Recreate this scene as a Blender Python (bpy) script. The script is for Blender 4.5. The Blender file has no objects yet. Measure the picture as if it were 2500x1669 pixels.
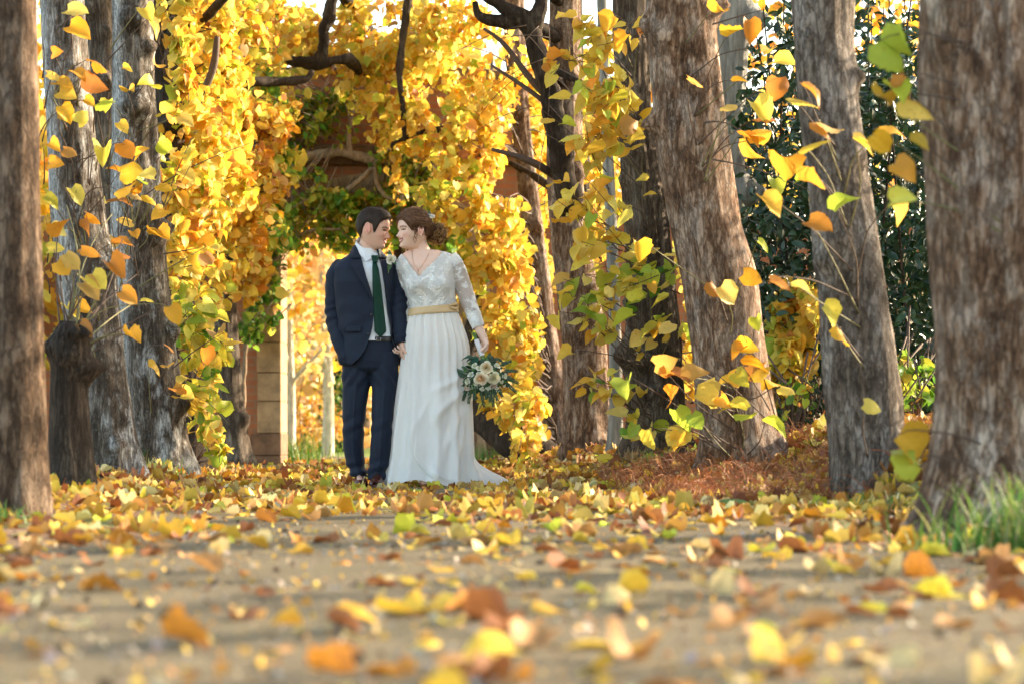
import bpy, math, random
import numpy as np
from mathutils import Vector, Matrix

# ------------------------------------------------------------------ camera, sky, sun, exposure
S = bpy.context.scene
COL = S.collection
FPX = 5903.0                # focal length in photograph pixels (2500 wide): an 85 mm lens
HC = 0.342                  # the camera stands low over the path
HOR = 1056.0                # photograph row of the horizon
YC = 15.3                   # distance to the couple
cam_d = bpy.data.cameras.new('camera')
cam = bpy.data.objects.new('camera', cam_d)
COL.objects.link(cam)
S.camera = cam
cam.location = (0, 0, HC)
cam.rotation_euler = (math.pi / 2, 0, 0)
cam_d.sensor_width = 36.0
cam_d.lens = 85.0
cam_d.shift_y = (HOR - 834.5) / 2500.0
cam_d.clip_start = 0.1
cam_d.clip_end = 2000
cam_d.dof.use_dof = True
cam_d.dof.focus_distance = YC
cam_d.dof.aperture_fstop = 3.2
cam_d.dof.aperture_blades = 9

SUN_EL, SUN_AZ = math.radians(20), math.radians(62)
world = bpy.data.worlds.new('World')
S.world = world
world.use_nodes = True
wn = world.node_tree
sky = wn.nodes.new('ShaderNodeTexSky')
sky.sky_type = 'NISHITA'
sky.sun_disc = False
sky.sun_elevation = SUN_EL
sky.sun_rotation = SUN_AZ
sky.air_density = 1.0
sky.dust_density = 1.6
sky.ozone_density = 0.8
wb = wn.nodes.new('ShaderNodeMix')
wb.data_type, wb.blend_type = 'RGBA', 'MULTIPLY'
wb.inputs[0].default_value = 1.0
wb.inputs[7].default_value = (1.06, 1.0, .88, 1)
wn.links.new(sky.outputs[0], wb.inputs[6])
wn.links.new(wb.outputs[2], wn.nodes['Background'].inputs[0])
wn.nodes['Background'].inputs[1].default_value = 0.15
sun_d = bpy.data.lights.new('sun', 'SUN')
sun = bpy.data.objects.new('sun', sun_d)
COL.objects.link(sun)
sun_d.energy = 3.6
sun_d.angle = math.radians(0.6)
sun_d.color = (1.0, 0.80, 0.56)
sdir = Vector((math.sin(SUN_AZ) * math.cos(SUN_EL), math.cos(SUN_AZ) * math.cos(SUN_EL), math.sin(SUN_EL)))
sun.rotation_euler = sdir.to_track_quat('Z', 'Y').to_euler()
sun.location = (20, 30, 20)
S.view_settings.view_transform = 'Standard'
S.view_settings.look = 'None'
S.view_settings.exposure = 2.22
S.view_settings.gamma = 1.0
S.render.engine = 'CYCLES'
S.cycles.use_denoising = True
S.cycles.max_bounces = 8
S.cycles.diffuse_bounces = 4
S.cycles.transmission_bounces = 4
S.cycles.transparent_max_bounces = 6
S.cycles.caustics_reflective = False
S.cycles.caustics_refractive = False
S.cycles.sample_clamp_indirect = 6.0

RNG = np.random.default_rng(11)
random.seed(5)

# ------------------------------------------------------------------ helpers
def P(px, py, d):
    """the world point seen at a photograph pixel at distance d"""
    return np.array(((px - 1250.0) / FPX * d, d, HC + (HOR - py) / FPX * d))

def smooth(a, b, x):
    t = np.clip((np.asarray(x, float) - a) / (b - a), 0, 1)
    return t * t * (3 - 2 * t)

def _hash(ix, iy, iz, seed):
    n = (ix.astype(np.int64) * 374761393 + iy.astype(np.int64) * 668265263 + iz.astype(np.int64) * 2147483647 + seed * 974711) & 0xffffffff
    n = ((n ^ (n >> 13)) * 1274126177) & 0xffffffff
    n = ((n ^ (n >> 16)) * 2246822519) & 0xffffffff
    return ((n ^ (n >> 15)) & 0xffff) / 32767.5 - 1.0

def vnoise(p, seed=0):
    """smooth value noise, -1..1, for an (n, 3) array"""
    p = np.asarray(p, float)
    i = np.floor(p).astype(np.int64)
    f = p - i
    u = f * f * (3 - 2 * f)
    r = 0
    for dx in (0, 1):
        wx = u[:, 0] if dx else 1 - u[:, 0]
        for dy in (0, 1):
            wy = u[:, 1] if dy else 1 - u[:, 1]
            for dz in (0, 1):
                wz = u[:, 2] if dz else 1 - u[:, 2]
                r = r + wx * wy * wz * _hash(i[:, 0] + dx, i[:, 1] + dy, i[:, 2] + dz, seed)
    return r

def fbm(p, seed=0, octaves=3):
    r, a = 0, 1.0
    for k in range(octaves):
        r = r + a * vnoise(np.asarray(p) * (2 ** k) + 17.3 * k, seed + k)
        a *= 0.5
    return r

def set_tint(me, cols):
    at = me.attributes.new('tint', 'FLOAT_COLOR', 'POINT')
    c = np.ones((len(me.vertices), 4), np.float32)
    c[:, :3] = cols
    at.data.foreach_set('color', c.ravel())

def make_mesh(name, V, F, mat=None, cols=None, shade=True):
    V = np.asarray(V, np.float32)
    me = bpy.data.meshes.new(name)
    if isinstance(F, np.ndarray):
        n, k = F.shape
        me.vertices.add(len(V))
        me.vertices.foreach_set('co', V.ravel())
        me.loops.add(n * k)
        me.loops.foreach_set('vertex_index', F.ravel().astype(np.int32))
        me.polygons.add(n)
        me.polygons.foreach_set('loop_start', np.arange(0, n * k, k, dtype=np.int32))
        me.update(calc_edges=True)
    else:
        me.from_pydata([tuple(v) for v in V.tolist()], [], [tuple(int(q) for q in f) for f in F])
    if shade:
        me.polygons.foreach_set('use_smooth', np.ones(len(me.polygons), bool))
    if mat is not None:
        me.materials.append(mat)
    if cols is not None:
        set_tint(me, cols)
    return me

def tag(o, label=None, cat=None, group=None, kind=None):
    if label:
        o['label'] = label
    if cat:
        o['category'] = cat
    if group:
        o['group'] = group
    if kind:
        o['kind'] = kind
    return o

def obj(name, me, parent=None, loc=None):
    o = bpy.data.objects.new(name, me)
    COL.objects.link(o)
    if loc is not None:
        o.location = tuple(loc)
    if parent is not None:
        o.parent = parent
    return o

def part(name, V, F, mat, parent, cols=None, shade=True):
    """a mesh given in world coordinates, linked below its thing (an unrotated Empty or mesh)"""
    base = np.zeros(3)
    q = parent
    while q is not None:
        base = base + np.array(q.location)
        q = q.parent
    return obj(name, make_mesh(name, np.asarray(V) - base, F, mat, cols, shade), parent)

def thing(name, loc, label, cat, group=None):
    o = bpy.data.objects.new(name, None)
    COL.objects.link(o)
    o.empty_display_size = 0.1
    o.location = tuple(float(c) for c in loc)
    return tag(o, label, cat, group)

class MB:
    """collects vertices and faces of one part"""
    def __init__(self):
        self.v, self.f, self.c, self.n = [], [], [], 0
    def add(self, V, F, col=None):
        V = np.asarray(V, float)
        self.v.append(V)
        for f in F:
            self.f.append([int(q) + self.n for q in f])
        self.n += len(V)
        self.c.append(np.tile(np.asarray(col if col is not None else (1, 1, 1), float), (len(V), 1)) if np.ndim(col) < 2 else np.asarray(col))
        return self
    def get(self):
        return np.concatenate(self.v), self.f
    def part(self, name, mat, parent, shade=True):
        V, F = self.get()
        return part(name, V, F, mat, parent, np.concatenate(self.c), shade)

def grid_faces(nr, nc, wrap=False, off=0):
    """quads of an nr x nc grid of vertices; wrap closes the columns"""
    r = np.arange(nr - 1)[:, None]
    c = np.arange(nc if wrap else nc - 1)[None, :]
    a = r * nc + c
    b = r * nc + (c + 1) % nc
    return np.stack([a, b, b + nc, a + nc], -1).reshape(-1, 4) + off

def frames(pts):
    """tangent and two normals along a polyline"""
    pts = np.asarray(pts, float)
    t = np.gradient(pts, axis=0)
    t /= np.linalg.norm(t, axis=1)[:, None] + 1e-12
    ref = np.array((0.0, -1.0, 0.05))
    n1 = np.zeros_like(t)
    for i in range(len(t)):
        n = ref - t[i] * ref.dot(t[i])
        if np.linalg.norm(n) < 1e-3:
            n = np.array((1.0, 0, 0)) - t[i] * t[i][0]
        n /= np.linalg.norm(n)
        n1[i] = n
        ref = n
    return t, n1, np.cross(t, n1)

def resample(pts, rad, n):
    pts = np.asarray(pts, float)
    rad = np.asarray(rad, float)
    d = np.concatenate([[0], np.cumsum(np.linalg.norm(np.diff(pts, axis=0), axis=1))])
    s = np.linspace(0, d[-1], n)
    # Catmull-Rom-like smoothing: linear resample then blur
    q = np.stack([np.interp(s, d, pts[:, k]) for k in range(3)], 1)
    r = np.stack([np.interp(s, d, rad[:, k]) for k in range(rad.shape[1])], 1) if rad.ndim > 1 else np.interp(s, d, rad)
    for _ in range(max(1, n // (len(pts) * 2))):
        q[1:-1] = (q[:-2] + 2 * q[1:-1] + q[2:]) / 4
        r[1:-1] = (r[:-2] + 2 * r[1:-1] + r[2:]) / 4
    return q, r

def tube(pts, rad, seg=12, n=None, disp=None, cap=True):
    """tapered tube along a polyline; rad is a scalar per point or (side, front) pairs; returns V, F"""
    pts = np.asarray(pts, float)
    rad = np.asarray(rad, float)
    if rad.ndim == 0:
        rad = np.full(len(pts), float(rad))
    if n:
        pts, rad = resample(pts, rad, n)
    t, n1, n2 = frames(pts)
    a = np.linspace(0, 2 * np.pi, seg, endpoint=False)
    r1 = rad[:, 0] if rad.ndim > 1 else rad
    r2 = rad[:, 1] if rad.ndim > 1 else rad
    ring = n2[:, None, :] * (np.sin(a)[None, :, None] * r1[:, None, None]) + n1[:, None, :] * (np.cos(a)[None, :, None] * r2[:, None, None])
    V = pts[:, None, :] + ring
    if disp is not None:
        dirn = ring / (np.linalg.norm(ring, axis=2, keepdims=True) + 1e-9)
        L = np.concatenate([[0], np.cumsum(np.linalg.norm(np.diff(pts, axis=0), axis=1))])
        A, LL = np.meshgrid(a, L)
        V = V + dirn * disp(A, LL, V)[:, :, None]
    V = V.reshape(-1, 3)
    F = grid_faces(len(pts), seg, True).tolist()
    if cap:
        F.append(list(range(seg))[::-1])
        F.append([(len(pts) - 1) * seg + k for k in range(seg)])
    return V, F

def ellipsoid(c, r, nu=16, nv=10, R=None):
    th = np.linspace(0, 2 * np.pi, nu, endpoint=False)
    ph = np.linspace(-np.pi / 2, np.pi / 2, nv + 2)[1:-1]
    V = np.stack([np.outer(np.cos(ph), np.cos(th)), np.outer(np.cos(ph), np.sin(th)), np.outer(np.sin(ph), np.ones(nu))], -1).reshape(-1, 3)
    V = np.concatenate([V, [[0, 0, -1], [0, 0, 1]]]) * np.asarray(r)
    if R is not None:
        V = V @ np.asarray(R).T
    F = grid_faces(nv, nu, True).tolist()
    b, t = nv * nu, nv * nu + 1
    for k in range(nu):
        F.append([b, (k + 1) % nu, k])
        F.append([t, (nv - 1) * nu + k, (nv - 1) * nu + (k + 1) % nu])
    return V + np.asarray(c), F

def box(lo, hi, bevel=0.0):
    lo, hi = np.asarray(lo, float), np.asarray(hi, float)
    b = bevel
    if b <= 0:
        V = [(x, y, z) for z in (lo[2], hi[2]) for y in (lo[1], hi[1]) for x in (lo[0], hi[0])]
        return np.array(V), [(0, 2, 3, 1), (4, 5, 7, 6), (0, 1, 5, 4), (2, 6, 7, 3), (0, 4, 6, 2), (1, 3, 7, 5)]
    V, F, idx = [], [], {}
    for sx in (0, 1):
        for sy in (0, 1):
            for sz in (0, 1):
                c = np.array((hi[0] if sx else lo[0], hi[1] if sy else lo[1], hi[2] if sz else lo[2]))
                ins = np.array((-b if sx else b, -b if sy else b, -b if sz else b))
                for ax in range(3):
                    q = c + ins
                    q[ax] = c[ax]
                    idx[(sx, sy, sz, ax)] = len(V)
                    V.append(q)
    def quad(ax, s):
        o = [k for k in range(3) if k != ax]
        r = []
        for (p, q) in ((0, 0), (1, 0), (1, 1), (0, 1)):
            k = [0, 0, 0]
            k[ax], k[o[0]], k[o[1]] = s, p, q
            r.append(idx[(*k, ax)])
        return r
    for ax in range(3):
        for s in (0, 1):
            F.append(quad(ax, s))
    for ax in range(3):
        o = [k for k in range(3) if k != ax]
        for p in (0, 1):
            for q in (0, 1):
                k0, k1 = [0, 0, 0], [0, 0, 0]
                k0[o[0]] = k1[o[0]] = p
                k0[o[1]] = k1[o[1]] = q
                k1[ax] = 1
                F.append([idx[(*k0, o[0])], idx[(*k1, o[0])], idx[(*k1, o[1])], idx[(*k0, o[1])]])
    for sx in (0, 1):
        for sy in (0, 1):
            for sz in (0, 1):
                F.append([idx[(sx, sy, sz, a)] for a in range(3)])
    return np.array(V), F

def fuse(V, F, voxel, smooth_n=2, fac=0.5):
    """one continuous skin round overlapping closed pieces"""
    me = bpy.data.meshes.new('fuse_source')
    me.from_pydata([tuple(v) for v in np.asarray(V).tolist()], [], [tuple(f) for f in F])
    import bmesh
    bm = bmesh.new()
    bm.from_mesh(me)
    bmesh.ops.recalc_face_normals(bm, faces=bm.faces)
    bm.to_mesh(me)
    bm.free()
    o = bpy.data.objects.new('fuse_source', me)
    COL.objects.link(o)
    m = o.modifiers.new('r', 'REMESH')
    m.mode = 'VOXEL'
    m.voxel_size = voxel
    if smooth_n:
        s = o.modifiers.new('s', 'SMOOTH')
        s.factor = fac
        s.iterations = smooth_n
    dg = bpy.context.evaluated_depsgraph_get()
    e = o.evaluated_get(dg)
    m2 = bpy.data.meshes.new_from_object(e)
    n = len(m2.vertices)
    Vo = np.empty(n * 3, np.float32)
    m2.vertices.foreach_get('co', Vo)
    Fo = [list(p.vertices) for p in m2.polygons]
    bpy.data.objects.remove(o)
    bpy.data.meshes.remove(me)
    bpy.data.meshes.remove(m2)
    return Vo.reshape(-1, 3).astype(float), Fo

def weld_normals(V, F):
    """vertex normals of a face list"""
    N = np.zeros_like(V)
    Q = np.array([list(f)[:3] for f in F])
    n = np.cross(V[Q[:, 1]] - V[Q[:, 0]], V[Q[:, 2]] - V[Q[:, 0]])
    for k in range(3):
        np.add.at(N, Q[:, k], n)
    return N / (np.linalg.norm(N, axis=1)[:, None] + 1e-12)

# ------------------------------------------------------------------ materials
def new_mat(name):
    m = bpy.data.materials.new(name)
    m.use_nodes = True
    nt = m.node_tree
    return m, nt, nt.nodes['Principled BSDF'], nt.nodes['Material Output']

def N_(nt, typ, **kw):
    n = nt.nodes.new(typ)
    for k, v in kw.items():
        if k in n.inputs:
            n.inputs[k].default_value = v
        else:
            setattr(n, k, v)
    return n

def ramp(nt, fac, stops):
    r = nt.nodes.new('ShaderNodeValToRGB')
    el = r.color_ramp.elements
    while len(el) < len(stops):
        el.new(0.5)
    for e, (p, c) in zip(el, stops):
        e.position = p
        e.color = (*c, 1) if len(c) == 3 else c
    nt.links.new(fac, r.inputs[0])
    return r.outputs[0]

def coords(nt, scale=(1, 1, 1), kind='Object'):
    tc = nt.nodes.new('ShaderNodeTexCoord')
    mp = nt.nodes.new('ShaderNodeMapping')
    mp.inputs['Scale'].default_value = scale
    nt.links.new(tc.outputs[kind], mp.inputs[0])
    return mp.outputs[0]

def noise(nt, vec, scale, detail=4.0, rough=0.6):
    n = N_(nt, 'ShaderNodeTexNoise', Scale=scale, Detail=detail, Roughness=rough)
    nt.links.new(vec, n.inputs['Vector'])
    return n.outputs['Fac']

def mixc(nt, fac, a, b, blend='MIX'):
    n = nt.nodes.new('ShaderNodeMix')
    n.data_type = 'RGBA'
    n.blend_type = blend
    for sock, val in ((n.inputs[0], fac), (n.inputs[6], a), (n.inputs[7], b)):
        if hasattr(val, 'is_linked'):
            nt.links.new(val, sock)
        elif isinstance(val, (int, float)):
            sock.default_value = val
        else:
            sock.default_value = (*val, 1)
    return n.outputs[2]

def bump(nt, bsdf, height, strength=0.5, dist=0.01):
    b = N_(nt, 'ShaderNodeBump', Strength=strength, Distance=dist)
    nt.links.new(height, b.inputs['Height'])
    nt.links.new(b.outputs[0], bsdf.inputs['Normal'])

def tint(nt):
    a = nt.nodes.new('ShaderNodeAttribute')
    a.attribute_name = 'tint'
    return a.outputs['Color']

def mat_plain(name, col, rough=0.6, nscale=40, var=0.15, bmp=0.1, stretch=(1, 1, 1), metal=0.0, sheen=0.0, spec=None, use_tint=False, bdist=0.003):
    m, nt, b, out = new_mat(name)
    v = coords(nt, stretch)
    n = noise(nt, v, nscale)
    lo = tuple(c * (1 - var) for c in col)
    hi = tuple(min(1, c * (1 + var)) for c in col)
    c = ramp(nt, n, ((0.3, lo), (0.7, hi)))
    if use_tint:
        c = mixc(nt, 1.0, c, tint(nt), 'MULTIPLY')
    nt.links.new(c, b.inputs['Base Color'])
    b.inputs['Roughness'].default_value = rough
    b.inputs['Metallic'].default_value = metal
    if sheen:
        b.inputs['Sheen Weight'].default_value = sheen
    if spec is not None:
        b.inputs['Specular IOR Level'].default_value = spec
    if bmp:
        bump(nt, b, n, bmp, bdist)
    return m

def mat_leaf(name, trans=0.45, rough=0.5, blotch=(0.30, 0.13, 0.03), amount=0.5, spec=0.3, unit=1.0):
    """tinted leaf, thin enough to let the light through, with brown blotches of its own"""
    m, nt, b, out = new_mat(name)
    v = coords(nt)
    n1 = noise(nt, v, 55 * unit, 5, 0.7)
    n2 = noise(nt, v, 16 * unit, 2, 0.5)
    f = ramp(nt, n1, ((0.55, (0, 0, 0)), (0.72, (1, 1, 1))))
    g = ramp(nt, n2, ((0.42, (0, 0, 0)), (0.62, (1, 1, 1))))
    fg = mixc(nt, 1.0, f, g, 'MULTIPLY')
    k = mixc(nt, amount, (0, 0, 0), fg)
    base = tint(nt)
    shade = mixc(nt, n2, (0.78, 0.78, 0.78), (1.12, 1.12, 1.12))
    base = mixc(nt, 1.0, base, shade, 'MULTIPLY')
    c = mixc(nt, k, base, blotch)
    nt.links.new(c, b.inputs['Base Color'])
    b.inputs['Roughness'].default_value = rough
    b.inputs['Specular IOR Level'].default_value = spec
    bump(nt, b, n1, 0.25, 0.004)
    if trans > 0:
        t = nt.nodes.new('ShaderNodeBsdfTranslucent')
        nt.links.new(c, t.inputs[0])
        mx = nt.nodes.new('ShaderNodeMixShader')
        mx.inputs[0].default_value = trans
        nt.links.new(b.outputs[0], mx.inputs[1])
        nt.links.new(t.outputs[0], mx.inputs[2])
        nt.links.new(mx.outputs[0], out.inputs[0])
    return m

def mat_bark(name, dark, mid, pale, lichen=0.3, lich_col=(0.50, 0.50, 0.46), fscale=42.0, patch=.6, stretch=.12, band=False):
    m, nt, b, out = new_mat(name)
    v = coords(nt, (1, 1, stretch))
    v2 = coords(nt, (1, 1, 0.45))
    vr = N_(nt, 'ShaderNodeTexVoronoi', Scale=fscale, feature='DISTANCE_TO_EDGE')
    dn = N_(nt, 'ShaderNodeTexNoise', Scale=22.0, Detail=5.0, Roughness=.7)
    nt.links.new(v, dn.inputs['Vector'])
    ad = nt.nodes.new('ShaderNodeMixRGB')
    ad.inputs[0].default_value = 0.10
    nt.links.new(v, ad.inputs[1])
    nt.links.new(dn.outputs['Color'], ad.inputs[2])
    nt.links.new(ad.outputs[0], vr.inputs['Vector'])
    fis = ramp(nt, vr.outputs['Distance'], ((0.0, (0, 0, 0)), (0.16, (1, 1, 1))))
    n1 = noise(nt, v, 26, 6, 0.75)
    n2 = noise(nt, v2, 3.2, 5, 0.65)
    n3 = noise(nt, v2, 90, 4, 0.75)
    n4 = noise(nt, coords(nt, (1, 1, .55)), 9.5, 5, .62)
    c = ramp(nt, n1, ((0.32, dark), (0.5, mid), (0.68, pale)))
    # flaking plates: patches of old dark and of fresh pale bark
    c = mixc(nt, ramp(nt, n4, ((0.36, (patch,) * 3), (0.46, (0, 0, 0)))), c, dark)
    c = mixc(nt, ramp(nt, n4, ((0.54, (0, 0, 0)), (0.64, (patch,) * 3))), c, pale)
    c = mixc(nt, ramp(nt, n2, ((0.42, (.55, .55, .55)), (0.58, (0, 0, 0)))), c, mixc(nt, .5, c, dark))
    lf = ramp(nt, noise(nt, v2, 6.5, 6, 0.75), ((0.52, (0, 0, 0)), (0.62, (lichen,) * 3)))
    c = mixc(nt, lf, c, lich_col)
    c = mixc(nt, ramp(nt, n3, ((.60, (0, 0, 0)), (.72, (.5, .5, .5)))), c, lich_col)
    if band:  # pale skylight painted down one side, in the lichen colour
        skylit_side = mixc(nt, 1.0, tint(nt), ramp(nt, n3, ((.34, (.12, .12, .12)), (.58, (1, 1, 1)))), 'MULTIPLY')
        c = mixc(nt, skylit_side, c, lich_col)
    c = mixc(nt, fis, mixc(nt, 0.55, c, tuple(q * 0.5 for q in dark)), c)
    nt.links.new(c, b.inputs['Base Color'])
    b.inputs['Roughness'].default_value = 0.88
    b.inputs['Specular IOR Level'].default_value = 0.25
    h = mixc(nt, 0.3, mixc(nt, 0.5, fis, n1), n3)
    h = mixc(nt, .3, h, n4)
    bump(nt, b, h, 1.0, 0.018)
    return m

# ------------------------------------------------------------------ leaves
def leaf_template(rows=10, curl=0.3, fold=0.25, seed=0, wide=0.94, tipbend=0.3, cols=5, shape='heart', jag=.04):
    """one leaf: stalk end at the origin, tip at +y (length 1), upper side +z"""
    r = np.random.default_rng(seed)
    t = 1 - np.cos(np.linspace(0, 1, rows) * np.pi / 2) if False else np.linspace(0, 1, rows) ** .9
    if shape == 'heart':
        w = np.interp(t, [0, .05, .13, .24, .36, .5, .62, .73, .83, .91, .96, 1], [.60, .82, .95, 1.0, .99, .92, .80, .64, .43, .22, .10, 0.0])
    else:
        w = np.interp(t, [0, .1, .25, .45, .65, .8, .92, 1], [.08, .5, .85, 1, .88, .62, .3, 0])
    jg = 1 + jag * r.standard_normal((rows, 2)) * ((t > .04) * (t < .97))[:, None]
    cs = np.linspace(-1, 1, cols)
    T, Cc = np.meshgrid(t, cs, indexing='ij')
    Wd = np.where(Cc < 0, (w * jg[:, 0])[:, None], (w * jg[:, 1])[:, None])
    X = Cc * Wd * 0.5 * wide
    Y = T - (0.13 * (1 - T * 4).clip(0, 1) * np.abs(Cc) ** 1.3 if shape == 'heart' else 0)
    Z = fold * np.abs(X) * (0.6 + 0.4 * r.random()) + curl * (X / 0.5) ** 2 - tipbend * (T - .2).clip(0, 1) ** 2
    Z = Z + 0.035 * np.sin(8 * T + 4 * Cc * r.random() + r.random() * 6) * np.abs(Cc) + 0.015 * r.standard_normal(T.shape) * np.abs(Cc)
    return np.stack([X, Y, Z], -1).reshape(-1, 3), grid_faces(rows, cols)

LEAF_HI = [leaf_template(11, c, f, k, 0.94, b, 5) for k, (c, f, b) in enumerate(((.1, .2, .25), (.25, .15, .5), (-.2, .25, .1), (.4, .1, .35), (.05, .35, .6), (-.3, .1, .3)))]
LEAF_LO = [leaf_template(7, c, f, k + 20, 0.96, b, 3) for k, (c, f, b) in enumerate(((.1, .2, .25), (.25, .15, .5), (-.2, .3, .1), (.05, .35, .5)))]
LEAF_DRY = [leaf_template(10, c, f, k + 40, 0.95, b, 7, jag=.06) for k, (c, f, b) in enumerate(((.35, .1, .3), (.7, .1, .2), (-.4, .2, -.3), (.3, .3, .5), (.6, -.1, -.5), (.15, .1, .15), (.9, .1, .3), (-.6, .3, .4)))]
LEAF_HI = LEAF_HI + LEAF_DRY[:4]
OVAL = [leaf_template(6, c, f, k + 60, 0.46, b, 3, 'oval') for k, (c, f, b) in enumerate(((.1, .35, .3), (.0, .5, .1), (.2, .2, .5)))]

def orient(d, nrm):
    """(n,3,3) matrices with columns side, direction, normal"""
    d = d / (np.linalg.norm(d, axis=1)[:, None] + 1e-9)
    s = np.cross(d, nrm)
    s /= np.linalg.norm(s, axis=1)[:, None] + 1e-9
    u = np.cross(s, d)
    return np.stack([s, d, u], -1)

def leaf_batch(pos, d, nrm, size, cols, templates, rng):
    """all leaves of one part as vertex, face and tint arrays"""
    n = len(pos)
    M = orient(np.asarray(d, float), np.asarray(nrm, float))
    pick = rng.integers(0, len(templates), n)
    Vs, Fs, Cs, off = [], [], [], 0
    for k, (tv, tf) in enumerate(templates):
        idx = np.where(pick == k)[0]
        if not len(idx):
            continue
        sx = rng.uniform(.85, 1.1, len(idx))
        loc = tv[None] * np.stack([sx, np.ones(len(idx)), rng.uniform(.6, 1.3, len(idx))], -1)[:, None, :]
        V = np.einsum('nij,nvj->nvi', M[idx], loc) * np.asarray(size)[idx][:, None, None] + np.asarray(pos)[idx][:, None, :]
        m = len(tv)
        F = (tf[None] + (np.arange(len(idx)) * m)[:, None, None]).reshape(-1, 4) + off
        Vs.append(V.reshape(-1, 3))
        Fs.append(F)
        Cs.append(np.repeat(np.asarray(cols)[idx], m, axis=0))
        off += len(idx) * m
    return np.concatenate(Vs), np.concatenate(Fs), np.concatenate(Cs)

YEL = np.array(((.82, .61, .10), (.80, .55, .07), (.84, .68, .17), (.77, .63, .11), (.80, .48, .05)))
ORA = np.array(((.76, .38, .03), (.68, .28, .025), (.76, .42, .05), (.55, .24, .04), (.78, .46, .04)))
LIM = np.array(((.52, .56, .05), (.62, .58, .06), (.42, .52, .06), (.70, .58, .08)))
GRN = np.array(((.14, .30, .03), (.20, .36, .04), (.10, .24, .03), (.28, .42, .05)))
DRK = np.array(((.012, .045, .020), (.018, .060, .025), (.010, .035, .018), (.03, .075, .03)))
DRY = np.array(((.66, .40, .09), (.55, .28, .06), (.68, .48, .16), (.42, .18, .05), (.72, .46, .06), (.60, .33, .10), (.74, .52, .10), (.50, .22, .05)))

def palette(n, rng, mix):
    """n leaf colours from [(palette, share), ...]"""
    share = np.array([m[1] for m in mix], float)
    k = rng.choice(len(mix), n, p=share / share.sum())
    out = np.zeros((n, 3))
    for i, (pal, _) in enumerate(mix):
        w = np.where(k == i)[0]
        out[w] = pal[rng.integers(0, len(pal), len(w))]
    return np.clip(out * rng.uniform(.82, 1.12, (n, 1)) * (1 + .05 * rng.standard_normal((n, 3))), 0.003, .92)

def rand_dirs(n, rng, bias=(0, 0, 0)):
    v = rng.standard_normal((n, 3)) + np.asarray(bias)
    return v / np.linalg.norm(v, axis=1)[:, None]
# ------------------------------------------------------------------ materials of the place
M_BARK = mat_bark('bark_grey_brown', (.034, .024, .017), (.118, .086, .060), (.25, .205, .16), 0.4, (.31, .285, .24))
M_BARK_PALE = mat_bark('bark_pale_flaking_skylit', (.028, .020, .014), (.105, .082, .062), (.29, .26, .225), 0.65, (.60, .61, .61), 46, .7, .14, True)  # flaking bark with skylight painted on one side through the tint
M_BARK_RED = mat_bark('bark_reddish', (.058, .030, .017), (.215, .125, .074), (.47, .365, .28), 0.45, (.52, .45, .39), 30, .85, .26)
M_BARK_DARK = mat_bark('bark_dark', (.018, .012, .008), (.046, .031, .021), (.105, .078, .056), 0.25, (.17, .15, .12))
M_BARK_SMOOTH = mat_bark('bark_smooth_grey', (.17, .17, .155), (.29, .29, .27), (.40, .40, .38), 0.3, fscale=9, patch=.2)
M_BARK_UMBER = mat_bark('bark_umber', (.040, .022, .013), (.130, .078, .045), (.27, .19, .13), 0.3, (.34, .27, .21), 30, .8, .26)
M_BARK_SLATE = mat_bark('bark_slate_brown', (.044, .033, .025), (.150, .120, .096), (.32, .28, .245), 0.4, (.44, .42, .40), 30, .85, .3)
M_BIRCH = mat_bark('bark_birch', (.42, .36, .28), (.72, .66, .56), (.82, .78, .70), 0.4)
M_TWIG = mat_plain('twig_bark', (.085, .055, .04), 0.8, 60, .3, .3)
M_TWIG_GREEN = mat_plain('young_shoot_bark', (.16, .15, .06), 0.7, 60, .3, .3)
M_VINE = mat_plain('old_vine_wood', (.26, .18, .11), 0.85, 30, .4, .6, (1, 1, .4), bdist=.01)
M_LEAF = mat_leaf('autumn_leaf', 0.46, 0.5, amount=.75)
M_LEAFG = mat_leaf('green_leaf', 0.55, 0.45, (.30, .26, .04), .4)
M_EVER = mat_leaf('evergreen_leaf', 0.10, 0.30, (.02, .05, .02), .2, .5)
M_DRY = mat_leaf('fallen_leaf', 0.22, 0.62, (.22, .09, .025), .8, .25)
M_DRY_BIG = mat_leaf('fallen_leaf_near', 0.22, 0.62, (.20, .08, .025), .9, .25, .09)
M_GRASS = mat_leaf('grass_blade', 0.35, 0.5, (.3, .28, .08), .3)

def mat_ground():
    m, nt, b, out = new_mat('woodland_floor')
    v = coords(nt)
    n1, n2, n3 = noise(nt, v, .9, 5, .6), noise(nt, v, 14, 5, .7), noise(nt, v, 120, 3, .7)
    soil = ramp(nt, n2, ((.3, (.10, .055, .03)), (.5, (.20, .115, .06)), (.7, (.33, .20, .10))))
    turf = ramp(nt, n3, ((.3, (.10, .17, .02)), (.7, (.24, .32, .05))))
    sx = nt.nodes.new('ShaderNodeSeparateXYZ')
    nt.links.new(v, sx.inputs[0])
    far = nt.nodes.new('ShaderNodeMapRange')
    far.inputs[1].default_value, far.inputs[2].default_value = 24.0, 27.0
    nt.links.new(sx.outputs[1], far.inputs[0])
    patch = ramp(nt, n1, ((.52, (0, 0, 0)), (.62, (.55, .55, .55))))
    fac = mixc(nt, far.outputs[0], patch, (1, 1, 1))
    nt.links.new(mixc(nt, fac, soil, turf), b.inputs['Base Color'])
    b.inputs['Roughness'].default_value = .95
    bump(nt, b, mixc(nt, .5, n2, n3), .9, .02)
    return m

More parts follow.
